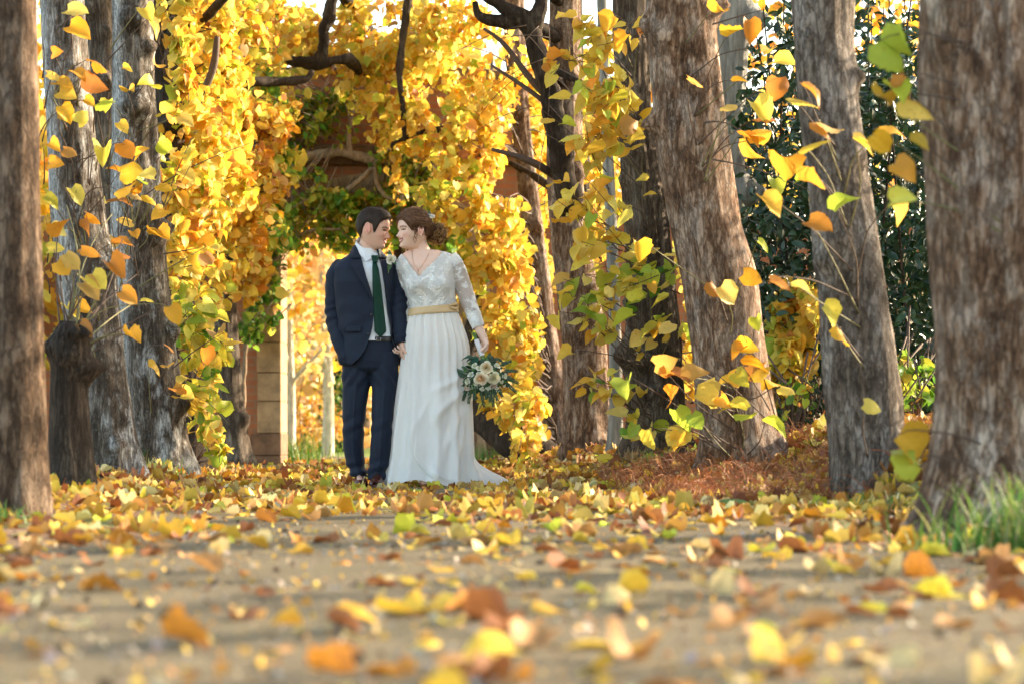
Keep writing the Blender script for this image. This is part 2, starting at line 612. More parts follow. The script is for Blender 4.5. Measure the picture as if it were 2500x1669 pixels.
def mat_path():
    m, nt, b, out = new_mat('packed_sandy_path')
    v = coords(nt)
    n1, n2, n3 = noise(nt, v, 1.6, 4, .6), noise(nt, v, 22, 6, .75), noise(nt, v, 150, 3, .8)
    c = ramp(nt, n2, ((.28, (.066, .048, .022)), (.5, (.122, .091, .042)), (.72, (.192, .148, .072))))
    c = mixc(nt, ramp(nt, n1, ((.45, (0, 0, 0)), (.68, (.4, .4, .4)))), c, (.105, .088, .032))
    c = mixc(nt, ramp(nt, n3, ((.62, (0, 0, 0)), (.72, (.7, .7, .7)))), c, (.30, .235, .16))
    c = mixc(nt, ramp(nt, n3, ((.26, (.6, .6, .6)), (.36, (0, 0, 0)))), c, (.055, .036, .022))
    nt.links.new(c, b.inputs['Base Color'])
    b.inputs['Roughness'].default_value = .92
    bump(nt, b, mixc(nt, .5, n2, n3), .8, .012)
    return m

# ------------------------------------------------------------------ ground and path
def xc(y):
    return 0.555 - 0.085 * np.asarray(y, float)

def gz(x, y):
    x, y = np.asarray(x, float), np.asarray(y, float)
    u = x - xc(np.clip(y, 0, 60))
    hr = np.interp(y, [0, 7, 9, 11, 13, 15, 18, 24, 28, 40], [0, .0, .0, .035, .16, .17, .24, .14, .04, .0])
    hl = np.interp(y, [0, 7, 9, 11, 13, 18, 24, 28], [0, .0, .03, .07, .12, .11, .06, .0])
    z = hr * smooth(.95, 1.75, u) + hl * smooth(1.0, 1.65, -u) + .25 * hr * smooth(1.7, 3.2, u)
    hb = np.interp(y, [0, 8.6, 9.6, 10.6, 12.5, 14, 17], [0, 0, .20, .32, .22, .12, 0])
    z = z + hb * smooth(1.80, 2.30, u)
    q = np.stack([x * .8, y * .8, np.zeros_like(x)], -1).reshape(-1, 3)
    k = np.stack([x * 3.1, y * 3.1, np.zeros_like(x)], -1).reshape(-1, 3)
    fade = 1 - smooth(30, 60, y)
    return z + (.014 * vnoise(q, 3) + .006 * vnoise(k, 4)).reshape(x.shape) * fade

def ground_sheet():
    xs = np.concatenate([[-400, -120, -40, -18, -10], np.arange(-7, 7.01, .14), [10, 18, 40, 120, 400]])
    ys = np.concatenate([[-60, -20, -6], np.arange(0, 32.01, .16), [35, 40, 50, 70, 120, 300, 900]])
    X, Y = np.meshgrid(xs, ys)
    V = np.stack([X, Y, gz(X, Y)], -1).reshape(-1, 3)
    o = obj('ground', make_mesh('ground', V, grid_faces(len(ys), len(xs)), mat_ground()))
    tag(o, 'brown woodland floor and grass on both sides of the path', kind='structure')
    us = np.linspace(-1.35, 1.35, 28)
    ys = np.arange(.3, 34.01, .1)
    U, Y = np.meshgrid(us, ys)
    wob = 1 + .10 * np.sin(Y * 1.3) + .05 * np.sin(Y * 3.7 + 1)
    X = xc(Y) + U * wob
    Z = gz(X, Y) + .006 - .02 * smooth(1.15, 1.35, np.abs(U))
    V = np.stack([X, Y, Z], -1).reshape(-1, 3)
    o = obj('path', make_mesh('path', V, grid_faces(len(ys), len(us)), mat_path()))
    tag(o, 'pale sandy earth path strewn with fallen leaves', kind='structure')
ground_sheet()

# ------------------------------------------------------------------ trees
class Plant:
    """a tree or shrub: trunk, branches and leaves gathered and linked as its parts"""
    def __init__(self, name, loc, label, cat, group=None, seed=0):
        self.root = thing(name, loc, label, cat, group)
        self.rng = np.random.default_rng(seed)
        self.tw = MB()
        self.lb = MB()
        self.twg = MB()
        self.lv = []
        self.hi = []
    def trunk(self, rows, d, mat, top=5.2, seed=0, burls=(), seg=44, name='trunk', fl=0.10, bury=True, rough=1.0, white=None):  # white: angle of the side that gets skylight painted in
        """rows: (photo row, left edge, right edge) from the top down at distance d"""
        rows = sorted(rows)
        pts, rad = [], []
        for py, l, r in rows:
            dd = d
            pts.append(P((l + r) / 2, py, dd))
            rad.append((r - l) / 2 / FPX * dd)
        if top is not None and top > pts[0][2]:
            dv = (pts[0] - pts[1]) / max(.2, np.linalg.norm(pts[0] - pts[1]))
            hh = top - pts[0][2]
            pts.insert(0, pts[0] + np.array((dv[0] * .5 * hh, 0, hh)))
            rad.insert(0, rad[0] * .82)
        pts, rad = pts[::-1], rad[::-1]
        if bury:
            zb = float(gz(pts[0][0], pts[0][1])) - .12
            pts.insert(0, np.array((pts[0][0], pts[0][1], zb)))
            rad.insert(0, rad[0] * 1.08)
        pts, rad = np.array(pts), np.array(rad)
        L = np.sum(np.linalg.norm(np.diff(pts, axis=0), axis=1))
        n = int(L / .03)
        q, r = resample(pts, rad, n)
        z0 = q[0][2] + .12
        bl = []
        for (py, side, br, amp) in burls:
            bl.append((HC + (HOR - py) / FPX * d, side, br, amp))
        rs = np.random.default_rng(seed + 900)
        ph = rs.uniform(0, 6.28, 6)
        def disp(A, LL, V):
            # A = 0 faces the camera, A = +-90 deg the sides of the picture
            R = np.interp(LL, np.linspace(0, L, n), r)
            p = np.stack([np.cos(A) * 1.7, np.sin(A) * 1.7, LL * .9], -1).reshape(-1, 3)
            f = np.stack([np.cos(A) * 7, np.sin(A) * 7, LL * 1.8], -1).reshape(-1, 3)
            g = np.stack([np.cos(A) * 16, np.sin(A) * 16, LL * 6], -1).reshape(-1, 3)
            h_ = np.stack([np.cos(A) * 3.2, np.sin(A) * 3.2, LL * .55], -1).reshape(-1, 3)
            o = (.15 * vnoise(p, seed) + .10 * rough * (.5 - np.abs(vnoise(h_, seed + 3))) + .06 * vnoise(f, seed + 1) * rough + .045 * vnoise(g, seed + 2) * rough).reshape(A.shape) * R
            fl_ = np.exp(-np.clip(LL - .12, 0, 9) / .16) * fl
            o = o + fl_ * (.55 + .45 * np.cos(A * 3 + ph[0]) * np.cos(A * 2 + ph[1])) * 1.0 * np.clip(R / .15, .4, 1.4)
            for (bz, side, br, amp) in bl:
                da = np.angle(np.exp(1j * (A - side)))
                w = np.exp(-((da * R) / br) ** 2 - ((V[:, :, 2] - bz) / (br * .85)) ** 2)
                k = np.stack([np.cos(A) * 9, np.sin(A) * 9, LL * 22], -1).reshape(-1, 3)
                o = o + w * amp * 1.35 * (1 + .55 * vnoise(k, seed + 7).reshape(A.shape))
            return o
        V, F = tube(q, r, seg, None, disp)
        self.axis = (q, r)
        A_ = np.tile(np.linspace(0, 2 * np.pi, seg, endpoint=False), len(q))
        w_ = np.exp(-((np.angle(np.exp(1j * (A_ - white))) + .35 * vnoise(V * 3.0, seed + 5)) / .55) ** 4) * (vnoise(V * (1.2, 1.2, .9), seed + 6) > -.55) if white is not None else np.zeros(len(V))  # weight of the painted skylight, broken up like lichen
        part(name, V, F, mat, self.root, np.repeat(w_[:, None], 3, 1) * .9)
        return self
    def limb(self, pts, rad, n=None, seg=10, green=False):
        pts, rad = np.asarray(pts, float), np.asarray(rad, float)
        if getattr(self, 'axis', None) is not None:
            q_ = self.axis[0]
            dd = [np.linalg.norm(q_ - (p - np.array((0, 0, .12))), axis=1) for p in (pts[0], pts[-1])]
            if min(dd[0].min(), dd[1].min()) > .03:
                if dd[0].min() <= dd[1].min():
                    pts, rad = np.concatenate([q_[[dd[0].argmin()]], pts]), np.concatenate([rad[:1], rad])
                else:
                    pts, rad = np.concatenate([pts, q_[[dd[1].argmin()]]]), np.concatenate([rad, rad[-1:]])
        if np.max(rad) > .03:
            sd = int(self.rng.integers(0, 999))
            nn = max(14, int(np.sum(np.linalg.norm(np.diff(pts, axis=0), axis=1)) / .03))
            R_ = lambda L: np.interp(L / (L.max() + 1e-9), np.linspace(0, 1, len(rad)), rad)
            V, F = tube(pts, rad, 16, nn, lambda A, L, V: R_(L) * (.38 * vnoise(V.reshape(-1, 3) * 7, sd).reshape(A.shape) + .22 * vnoise(V.reshape(-1, 3) * 22, sd + 1).reshape(A.shape)))
            self.lb.add(V, F)
            return self
        V, F = tube(pts, rad, seg, n or max(4, len(pts) * 4))
        (self.twg if green else self.tw).add(V, F)
        return self
    def shoot(self, start, d, length, nl, size, mix, droop=.25, rad=.004, hi=True, bare=.15, green=False, cambias=.6):
        r = self.rng
        d = np.asarray(d, float)
        d = d / np.linalg.norm(d)
        k = 7
        t = np.linspace(0, 1, k)
        side = r.standard_normal(3) * .12
        pts = np.asarray(start) + np.outer(t * length, d) + np.outer(t ** 2 * length, side) + np.outer(t ** 2 * length * -droop, (0, 0, 1))
        V, F = tube(pts, np.linspace(rad, rad * .35, k), 5)
        (self.twg if green else self.tw).add(V, F)
        if nl:
            tt = np.sort(r.uniform(bare, 1, nl))
            pos = np.stack([np.interp(tt, t, pts[:, c]) for c in range(3)], 1)
            alt = np.where(np.arange(nl) % 2 == 0, 1, -1)
            sd = np.cross(d, (0, -1, .2))
            sd /= np.linalg.norm(sd) + 1e-9
            ld = sd[None] * alt[:, None] * .8 + d[None] * .45 + np.array((0, -.25, -.55)) + .35 * r.standard_normal((nl, 3))
            nr = np.array((0, -cambias * .7, .85)) + .4 * r.standard_normal((nl, 3))
            pos = pos + ld * .02
            self.add_leaves(pos, ld, nr, size * r.uniform(.75, 1.15, nl), palette(nl, r, mix), hi)
        return self
    def add_leaves(self, pos, d, nr, size, cols, hi=False):
        if hi and len(pos) == 1 and getattr(self, 'axis', None) is not None:
            q_, r_ = self.axis
            p = np.asarray(pos[0], float)
            i_ = int(np.argmin(np.abs(q_[:, 2] - (p[2] - self.rng.uniform(.02, .38)))))
            e = q_[i_] + np.array((0, -r_[i_] * .9, 0))
            m = (p + e) / 2 + np.array((self.rng.uniform(-.05, .05), 0, self.rng.uniform(-.02, .08)))
            V, F = tube([e, m, p * .85 + m * .15 + (0, 0, .02), p], [.0042, .003, .002, .0012], 5, 12)
            (self.twg if self.rng.random() < .3 else self.tw).add(V, F)
        (self.hi if hi else self.lv).append((pos, d, nr, np.broadcast_to(size, (len(pos),)), cols))
    def blob(self, px, py, rx, ry, d, thick, n, mix, size=.11, clumps=10, hi=False, up=.3, many=1.35):
        """a cloud of leaves round a point of the photograph at distance d, gathered in drooping sprays"""
        r = self.rng
        n, size, clumps = int(n * many), size * .84, int(clumps * 1.5)
        c = rand_dirs(clumps, r) * (r.uniform(.12, 1.0, (clumps, 1)) ** .5) * 1.22
        w = r.uniform(.25, 1, clumps)
        k = r.choice(clumps, n, p=w / w.sum())
        # each clump droops as a spray
        q = c[k] + r.standard_normal((n, 3)) * (.15, .25, .24) + np.outer(r.random(n) ** 2, (0, 0, -.22))
        s = d / FPX
        ctr = P(px, py, d)
        pos = ctr + q * np.array((rx * s, thick, ry * s))
        ld = r.standard_normal((n, 3)) * .7 + np.array((0, -.15, -.6))
        nr = np.array((0, -.40, up + .25)) + .75 * r.standard_normal((n, 3))
        self.add_leaves(pos, ld, nr, size * r.uniform(.5, 1.2, n), palette(n, r, mix + [(DRY, .7)]), hi)
        # the twigs that carry the sprays
        for j in range(clumps):
            a = ctr + c[j] * np.array((rx * s, thick, ry * s))
            if getattr(self, 'axis', None) is not None and size < .14 and r.random() < .45:
                q_, r_ = self.axis
                zt = np.clip(a[2] - r.uniform(-.1, .5) * min(1.0, np.linalg.norm(a[:2] - q_[len(q_) // 2][:2])), q_[0][2] + .15, q_[-1][2])
                i_ = int(np.argmin(np.abs(q_[:, 2] - zt)))
                b = q_[i_]
                m = (a + b) / 2 + np.array((r.uniform(-.08, .08), r.uniform(-.05, .05), .12 * r.uniform(-.3, 1)))
                V, F = tube([b, b * .7 + m * .3 + (0, 0, .02), m, a * .75 + m * .25 + (0, 0, .03), a, a + (a - m) * .15 - (0, 0, .08)], [.012, .009, .007, .005, .0035, .002], 5)
            else:
                if getattr(self, 'axis', None) is not None:
                    continue
                b = a + np.array((r.uniform(-.25, .25), .1, r.uniform(.1, .35)))
                V, F = tube([a - (b - a) * .6, a, b], [.003, .005, .007], 5)
            self.tw.add(V, F)
        return self
    def crown(self, ctr, rad, n, mix, size=.12, flat=.6):
        """pollard limbs and a loose crown above"""
        r = self.rng
        top = self.axis[0][-1]
        for j in range(6):
            a = j * 1.05 + r.uniform(-.3, .3)
            e = np.asarray(ctr) + np.array((math.cos(a) * rad * .7, math.sin(a) * rad * .7, r.uniform(-.3, .6) * rad * flat))
            mid = (top * .55 + e * .45) + r.standard_normal(3) * .12
            self.limb([top - np.array((0, 0, .25)), mid, e], [self.axis[1][-1] * .6, .045, .018], 10, 8)
        cl = rand_dirs(16, r) * (r.uniform(.3, 1, (16, 1)) ** .4)
        k = r.integers(0, 16, n)
        q = (cl[k] + .26 * r.standard_normal((n, 3))) * np.array((rad, rad, rad * flat))
        pos = np.asarray(ctr) + q
        self.add_leaves(pos, r.standard_normal((n, 3)) * .6 + np.array((0, 0, -.6)), r.standard_normal((n, 3)) + np.array((0, 0, 1.2)), size * r.uniform(.7, 1.1, n), palette(n, r, mix))
        return self
    def finish(self, leaf_mat=None, twig='branches', leaves='foliage', lo=None, hi=None, twig_mat=None):
        if self.tw.n:
            self.tw.part(twig, twig_mat or M_TWIG, self.root)
        if self.lb.n:
            self.lb.part('limbs', twig_mat or M_BARK_DARK, self.root)
        if self.twg.n:
            self.twg.part('young_shoots', M_TWIG_GREEN, self.root)
        Vs, Fs, Cs, off = [], [], [], 0
        for lst, tmpl in ((self.lv, lo or LEAF_LO), (self.hi, hi or LEAF_HI)):
            if not lst:
                continue
            a = [np.concatenate([np.asarray(e[i], float) for e in lst]) for i in range(5)]
            V, F, C = leaf_batch(*a, tmpl, self.rng)
            Vs.append(V), Fs.append(F + off), Cs.append(C)
            off += len(V)
        if Vs:
            part(leaves, np.concatenate(Vs), np.concatenate(Fs), leaf_mat or M_LEAF, self.root, np.concatenate(Cs))
        return self.root

YO = [(YEL, 6), (ORA, 1.6), (LIM, 1.2)]
YY = [(YEL, 7), (ORA, .7), (LIM, 1.5)]
OY = [(YEL, 3), (ORA, 4)]
YG = [(YEL, 3), (LIM, 4), (GRN, 1.2)]
DO = [(ORA, 4), (YEL, 2), (DRY, 3)]

def base(px, py, d):
    p = P(px, py, d)
    return (p[0], d, float(gz(p[0], d)))

LG, RG = 'lime trees lining one side of the path', 'lime trees lining the other side of the path'
# --- the side of the path behind the groom
t = Plant('lime_tree', base(55, 1170, 9.3), 'thick blurred brown lime trunk cut by the picture edge on the groom\'s side', 'tree', LG, 1)
t.trunk([(-60, -12, 88), (300, -18, 96), (600, -10, 104), (800, -14, 110), (1000, -18, 114), (1110, -20, 116), (1180, -20, 118)], 9.3, M_BARK_UMBER, 5.0, 1, fl=.025)
t.crown((-2.1, 9.2, 5.6), 1.3, 700, YO).finish()

t = Plant('lime_tree', base(168, 1140, 11.4), 'short dark pollarded lime stump sprouting thin bare shoots', 'tree', LG, 2)
t.trunk([(784, 160, 176), (790, 150, 186), (802, 134, 198), (850, 122, 214), (900, 124, 212), (960, 122, 214), (1060, 124, 220), (1140, 128, 226)], 11.4, M_BARK_DARK, None, 2,
        ((815, 0.6, .06, .05), (900, 1.4, .06, .06), (845, -1, .05, .03), (830, 2.6, .06, .04), (870, .2, .05, .03)))
for k, (a, b, g) in enumerate((((190, 830), (300, 560), 1), ((180, 820), (250, 500), 1), ((200, 840), (330, 620), 0), ((195, 845), (350, 690), 1), ((150, 815), (110, 560), 0),
                            ((205, 850), (400, 740), 0), ((170, 815), (205, 420), 1), ((185, 835), (285, 640), 0), ((200, 850), (330, 760), 1), ((160, 815), (150, 600), 0))):
    A, B = P(*a, 11.4), P(*b, 11.5 + .12 * (k % 4))
    t.shoot(A, B - A, np.linalg.norm(B - A), 1 if k % 3 else 0, .10, DO, .12, .006, True, .6, bool(g))
for px, py, s in ((205, 690, .11), (225, 670, .10), (268, 640, .11), (195, 790, .09), (160, 620, .1), (140, 640, .09)):
    t.add_leaves(P(px, py, 11.35)[None], np.array([[.5, -.2, -.5]]), np.array([[.1, -.9, .4]]), np.array([s]), palette(1, t.rng, DO), True)
t.finish()

t = Plant('lime_tree', base(262, 1150, 13.0), 'grey lime trunk leaning inward with pale flaking bark, painted skylit side, behind the sprouting stump', 'tree', LG, 3)
t.trunk([(-40, 100, 200), (90, 106, 210), (300, 120, 226), (500, 132, 254), (700, 152, 285), (900, 188, 310), (1050, 206, 326), (1150, 214, 338)], 13.0, M_BARK_PALE, 5.2, 3, white=-1.0, burls=  # open-sky light painted pale on its left side
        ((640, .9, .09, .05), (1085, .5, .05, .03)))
t.crown((-2.4, 13, 6.0), 1.4, 900, YO)
for k in range(44):
    px, py = t.rng.uniform(110, 330), t.rng.uniform(60, 700)
    A = P(px + t.rng.uniform(-30, 30), py + 130, 12.85)
    B = P(px, py, 12.6)
    t.shoot(A, B - A, np.linalg.norm(B - A) * .9, 1 if k % 3 == 0 else 0, .11, DO, .15, .0045, True, .7, k % 3 == 0)
for px, py, s, c in ((165, 25, .16, 1), (170, 65, .15, 1), (205, 245, .10, 0), (245, 250, .13, 2), (150, 260, .11, 1), (190, 300, .1, 0), (155, 365, .09, 1), (175, 460, .12, 0), (145, 225, .12, 1), (120, 400, .1, 1),
                     (115, 180, .11, 1), (120, 350, .1, 0), (128, 130, .1, 1), (112, 480, .1, 2), (125, 560, .1, 1), (118, 610, .1, 0)):
    t.add_leaves(P(px, py, 12.6)[None], np.array([[.7, -.2, -.2]]) + .3 * t.rng.standard_normal((1, 3)), np.array([[.1, -.8, .5]]) + .3 * t.rng.standard_normal((1, 3)), np.array([s * .86]), palette(1, t.rng, ((DO, DO if t.rng.random() < .6 else YO, YG)[c])), True)
t.finish()

t = Plant('lime_tree', base(300, 1120, 16.6), 'slender dark lime stem with a knobbly burl between two pale trunks', 'tree', LG, 4)
t.trunk([(-40, 205, 278), (60, 212, 282), (180, 216, 290), (300, 222, 290), (500, 240, 300), (800, 285, 345), (1000, 310, 365), (1130, 320, 372)], 16.6, M_BARK, 5.0, 4,
        ((30, -.8, .06, .05), (195, -.2, .06, .06), (205, .5, .05, .05), (80, .6, .04, .04)))
t.crown((-2.6, 16.8, 6.2), 1.2, 600, YO).finish()

t = Plant('lime_tree', base(390, 1145, 15.6), 'sharp pale barked lime trunk with skylight painted white on one side and dark burls', 'tree', LG, 5)
t.trunk([(-40, 278, 372), (80, 278, 374), (200, 280, 378), (400, 276, 392), (600, 280, 404), (800, 288, 420), (950, 302, 436), (1060, 322, 448), (1150, 336, 462)], 15.6, M_BARK_PALE, 5.4, 5, white=-.95, burls=  # cool skylight painted white along its left side
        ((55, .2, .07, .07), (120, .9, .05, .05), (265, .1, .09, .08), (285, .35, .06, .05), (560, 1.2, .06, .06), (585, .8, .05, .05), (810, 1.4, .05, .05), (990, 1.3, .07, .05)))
t.crown((-2.0, 15.8, 6.2), 1.5, 900, YO)
for px, py, s, c in ((375, 215, .15, 1), (310, 225, .10, 1), (385, 165, .10, 1), (290, 300, .1, 1), (335, 385, .12, 1), (265, 245, .1, 2), (300, 165, .07, 0), (410, 370, .12, 2), (395, 280, .13, 2), (440, 285, .12, 1), (425, 300, .09, 0),
                     (340, 460, .11, 0), (325, 470, .1, 1), (345, 735, .09, 0), (362, 890, .12, 0), (412, 850, .11, 0), (410, 895, .10, 0), (440, 915, .1, 0), (280, 580, .1, 0), (365, 560, .11, 1), (440, 440, .11, 1)):
    t.add_leaves(P(px, py, 15.2)[None], np.array([[.7, -.2, -.35]]) + .5 * t.rng.standard_normal((1, 3)), np.array([[.1, -.6, .7]]) + .3 * t.rng.standard_normal((1, 3)), np.array([s * .9]), palette(1, t.rng, ((DO, DO if t.rng.random() < .6 else YO, YG)[c])), True)
for a, b in (((350, 480), (545, 330)), ((350, 560), (500, 420)), ((340, 700), (560, 560)), ((420, 900), (560, 780)), ((330, 690), (420, 470)), ((380, 560), (465, 300)), ((290, 720), (330, 500)), ((420, 1050), (432, 880)),
             ((300, 640), (390, 350)), ((300, 700), (250, 480)), ((400, 620), (540, 600)), ((350, 540), (420, 410)), ((260, 150), (420, -10)), ((270, 120), (360, -20)), ((320, 620), (300, 330))):
    A, B = P(*a, 15.35), P(*b, 15.1)
    t.shoot(A, B - A, np.linalg.norm(B - A), 2, .12, DO if b[1] > 400 else YO, .1, .005, True, .5, t.rng.random() < .4)
for k in range(16):
    A = P(t.rng.uniform(440, 470), t.rng.uniform(640, 1000), 15.6)
    t.shoot(A, (t.rng.uniform(.1, .9), -.3, t.rng.uniform(-.4, .8)), t.rng.uniform(.15, .35), 4, .10, YG, .3, .004, True, .2, True)
t.finish()

t = Plant('lime_tree', base(440, 1140, 18.2), 'dark lime trunk half hidden by yellow leaves behind the white sided one', 'tree', LG, 6)
t.trunk([(-40, 360, 440), (200, 372, 440), (400, 385, 448), (700, 412, 470), (950, 430, 492), (1140, 444, 512)], 18.2, M_BARK_DARK, 5.4, 6, ((250, 1, .09, .07), (300, .5, .07, .06)))
t.crown((-2.5, 18.4, 6.0), 1.5, 900, YY)
t.limb([P(478, 250, 18), P(510, 200, 18), P(525, 150, 18.0), P(530, 90, 18)], [.02, .028, .03, .02])
t.limb([P(440, 60, 18), P(500, 45, 17.8), P(560, -20, 17.6)], [.05, .04, .03])
for b in ((500, 110, 85, 120, 18.6, .35, 330), (470, 330, 70, 110, 18.2, .35, 290), (545, 300, 70, 110, 19, .4, 230), (455, 470, 65, 80, 17.6, .3, 200), (540, 430, 70, 70, 18.6, .3, 190), (470, 600, 60, 80, 17.8, .25, 150),
          (445, 60, 40, 80, 17.6, .2, 90), (450, 180, 35, 80, 17.6, .2, 90)):
    t.blob(*b, YY if b[1] < 400 else YO, .115, 12, True)
for b in ((470, 760, 40, 60, 17.2, .2, 60), (505, 860, 45, 60, 17.2, .2, 70), (490, 980, 45, 70, 17.2, .2, 75), (520, 1080, 30, 40, 17.2, .15, 32), (455, 830, 25, 60, 17, .15, 40)):
    t.blob(*b, YG, .10, 9, True)
t.finish()

t = Plant('lime_tree', base(555, 1150, 22.0), 'grey lime trunk beside the brick gateway pier, hung with orange leaves', 'tree', LG, 7)
t.trunk([(-40, 548, 604), (150, 540, 596), (400, 525, 580), (600, 512, 570), (850, 522, 582), (1000, 535, 596), (1150, 540, 612)], 22.0, M_BARK, 5.6, 7, ((220, -.5, .08, .05), (1020, 1.2, .08, .05)))
t.crown((-2.9, 22, 6.2), 1.6, 900, YO)
t.limb([P(575, 210, 22), P(620, 200, 22), P(680, 200, 22.2), P(755, 195, 22.3), P(763, 172, 22.3)], [.05, .045, .04, .035, .02])
for b in ((650, 20, 70, 40, 22.5, .4, 130), (700, 100, 50, 60, 23, .3, 90), (640, 150, 40, 50, 22.4, .3, 80), (560, 60, 80, 90, 21.5, .45, 260), (610, 300, 85, 70, 21.8, .4, 300), (590, 400, 85, 60, 21.4, .3, 230), (570, 520, 90, 80, 21.2, .35, 280), (620, 450, 80, 45, 21.8, .3, 150), (520, 640, 70, 80, 21, .3, 160), (610, 640, 55, 60, 21.6, .3, 170), (650, 560, 50, 60, 22, .3, 90),
          (690, 400, 45, 45, 22, .25, 90), (655, 250, 50, 60, 22.5, .3, 120)):
    t.blob(*b, [(GRN * 1.2, 2), (LIM, 4), (YEL, 3)] if b[0] >= 650 and b[1] >= 250 else OY if b[0] > 560 and b[1] > 200 else YO, .115, 12)
t.finish()

# --- the side of the path behind the bride
t = Plant('lime_tree', base(2340, 1285, 8.2), 'thickest reddish brown lime trunk, cut by the picture edge, by tall grass', 'tree', RG, 8)
t.trunk([(-60, 2232, 2560), (100, 2236, 2562), (400, 2252, 2570), (700, 2268, 2575), (900, 2280, 2570), (1050, 2286, 2560), (1180, 2272, 2570), (1280, 2248, 2600)], 8.2, M_BARK_RED, 5.0, 8)
t.crown((2.1, 8.3, 5.6), 1.4, 800, YO)
for px, py, s, c in ((2190, 60, .12, 2), (2150, 100, .14, 2), (2180, 215, .11, 2), (2205, 240, .13, 2), (2140, 235, .10, 2), (2200, 180, .1, 0), (2220, 340, .08, 0), (2185, 400, .09, 1), (2130, 330, .09, 0), (2180, 500, .09, 1), (2195, 1060, .16, 1), (2235, 1120, .12, 2)):
    q = P(px, py, 8.0)
    t.add_leaves(q[None], np.array([[.4, -.1, -.35]]) + .4 * t.rng.standard_normal((1, 3)), np.array([[.0, -.8, .5]]) + .3 * t.rng.standard_normal((1, 3)), np.array([s * .95]), palette(1, t.rng, ((DO, YO, YG)[c])), True)
t.finish()

t = Plant('lime_tree', base(2075, 1200, 10.7), 'blurred slate grey trunk tapering to a narrow foot, between thickest and pinkish trunks', 'tree', RG, 9)
t.trunk([(-60, 1930, 2076), (100, 1938, 2078), (250, 1950, 2092), (400, 1966, 2110), (550, 1980, 2140), (700, 1996, 2160), (850, 2008, 2180), (960, 2016, 2190), (1050, 2022, 2194), (1130, 2026, 2192), (1205, 2030, 2188)], 10.7, M_BARK_SLATE, 5.0, 9,
        ((190, 1.35, .05, .03), (430, .9, .06, -.02), (385, .9, .07, .015), (590, -.2, .07, .02), (640, -1, .05, .03)), fl=.03)
t.crown((1.9, 10.8, 5.8), 1.4, 800, YO)
for px, py, s, c in ((2000, 300, .12, 0), (1960, 360, .13, 1), (1915, 385, .15, 0), (1950, 435, .12, 0), (2040, 515, .12, 1), (1975, 540, .12, 1), (1860, 480, .12, 2), (2010, 750, .12, 0), (2050, 805, .10, 0), (1960, 210, .11, 0), (1930, 240, .12, 0), (1990, 300, .1, 0),
                     (2180, 500, .09, 1), (2155, 330, .1, 1), (1880, 685, .1, 0), (2110, 985, .08, 2), (2085, 340, .11, 1), (1935, 700, .09, 1)):
    t.add_leaves(P(px, py, 10.1)[None], np.array([[.8, -.1, -.25]]) + .35 * t.rng.standard_normal((1, 3)), np.array([[.0, -.42, .8]]) + .3 * t.rng.standard_normal((1, 3)), np.array([s]), palette(1, t.rng, ((DO, YO, YG)[c])), True)
t.finish()

t = Plant('lime_tree', base(1800, 1110, 12.9), 'broad pinkish grey trunk with peeling bark and knots, leaning away from the path', 'tree', RG, 10)
t.trunk([(-60, 1582, 1742), (100, 1586, 1746), (250, 1600, 1764), (400, 1614, 1784), (550, 1644, 1806), (700, 1672, 1850), (850, 1690, 1866), (980, 1706, 1880), (1060, 1712, 1890), (1120, 1716, 1900)], 12.9, M_BARK_RED, 5.2, 10,
        ((100, -.7, .06, .03), (155, -.1, .05, -.02), (20, 1.4, .07, .06), (60, -1.3, .05, .04), (300, -1.4, .06, .05)))
t.crown((1.0, 13, 6.0), 1.5, 900, YO)
for px, py, s, c in ((1680, 190, .1, 0), (1790, 200, .08, 1), (1770, 260, .09, 1), (1775, 90, .11, 1), (1740, 30, .12, 1), (1840, 250, .15, 1), (1850, 290, .12, 0), (1890, 150, .14, 1), (1900, 190, .12, 1), (1880, 120, .1, 0), (1810, 330, .12, 0), (1850, 350, .13, 0),
                     (1760, 700, .12, 0), (1735, 690, .1, 0), (1815, 670, .11, 0), (1845, 775, .09, 1), (1800, 850, .12, 1), (1815, 890, .14, 1), (1835, 920, .12, 0), (1795, 910, .1, 1), (1640, 910, .12, 0), (1680, 930, .13, 0), (1700, 960, .14, 1), (1720, 985, .12, 0),
                     (1650, 1000, .14, 2), (1690, 1010, .10, 2), (1600, 890, .12, 0), (1620, 920, .10, 0), (1760, 965, .09, 1), (1580, 1050, .11, 2), (1820, 1000, .14, 2), (1800, 1010, .11, 2), (1870, 1030, .13, 1), (1905, 945, .09, 1), (1850, 590, .08, 1), (1555, 590, .11, 0)):
    t.add_leaves(P(px, py, 12.3)[None], np.array([[.75, -.2, -.35]]) + .5 * t.rng.standard_normal((1, 3)), np.array([[.0, -.5, .75]]) + .35 * t.rng.standard_normal((1, 3)), np.array([s * .98]), palette(1, t.rng, ((DO, YO, YG)[c])), True)
for a, b in (((1900, 1050), (1730, 880)), ((1880, 1000), (1800, 860)), ((1760, 1080), (1580, 900)), ((1740, 1080), (1640, 1000)), ((1900, 1050), (1840, 760)), ((1720, 300), (1850, 270)), ((1740, 60), (1900, 10)), ((1740, 390), (1960, 420))):
    A, B = P(*a, 12.6), P(*b, 12.3)
    t.shoot(A, B - A, np.linalg.norm(B - A), 2, .12, YO, .1, .005, True, .5)
t.finish()

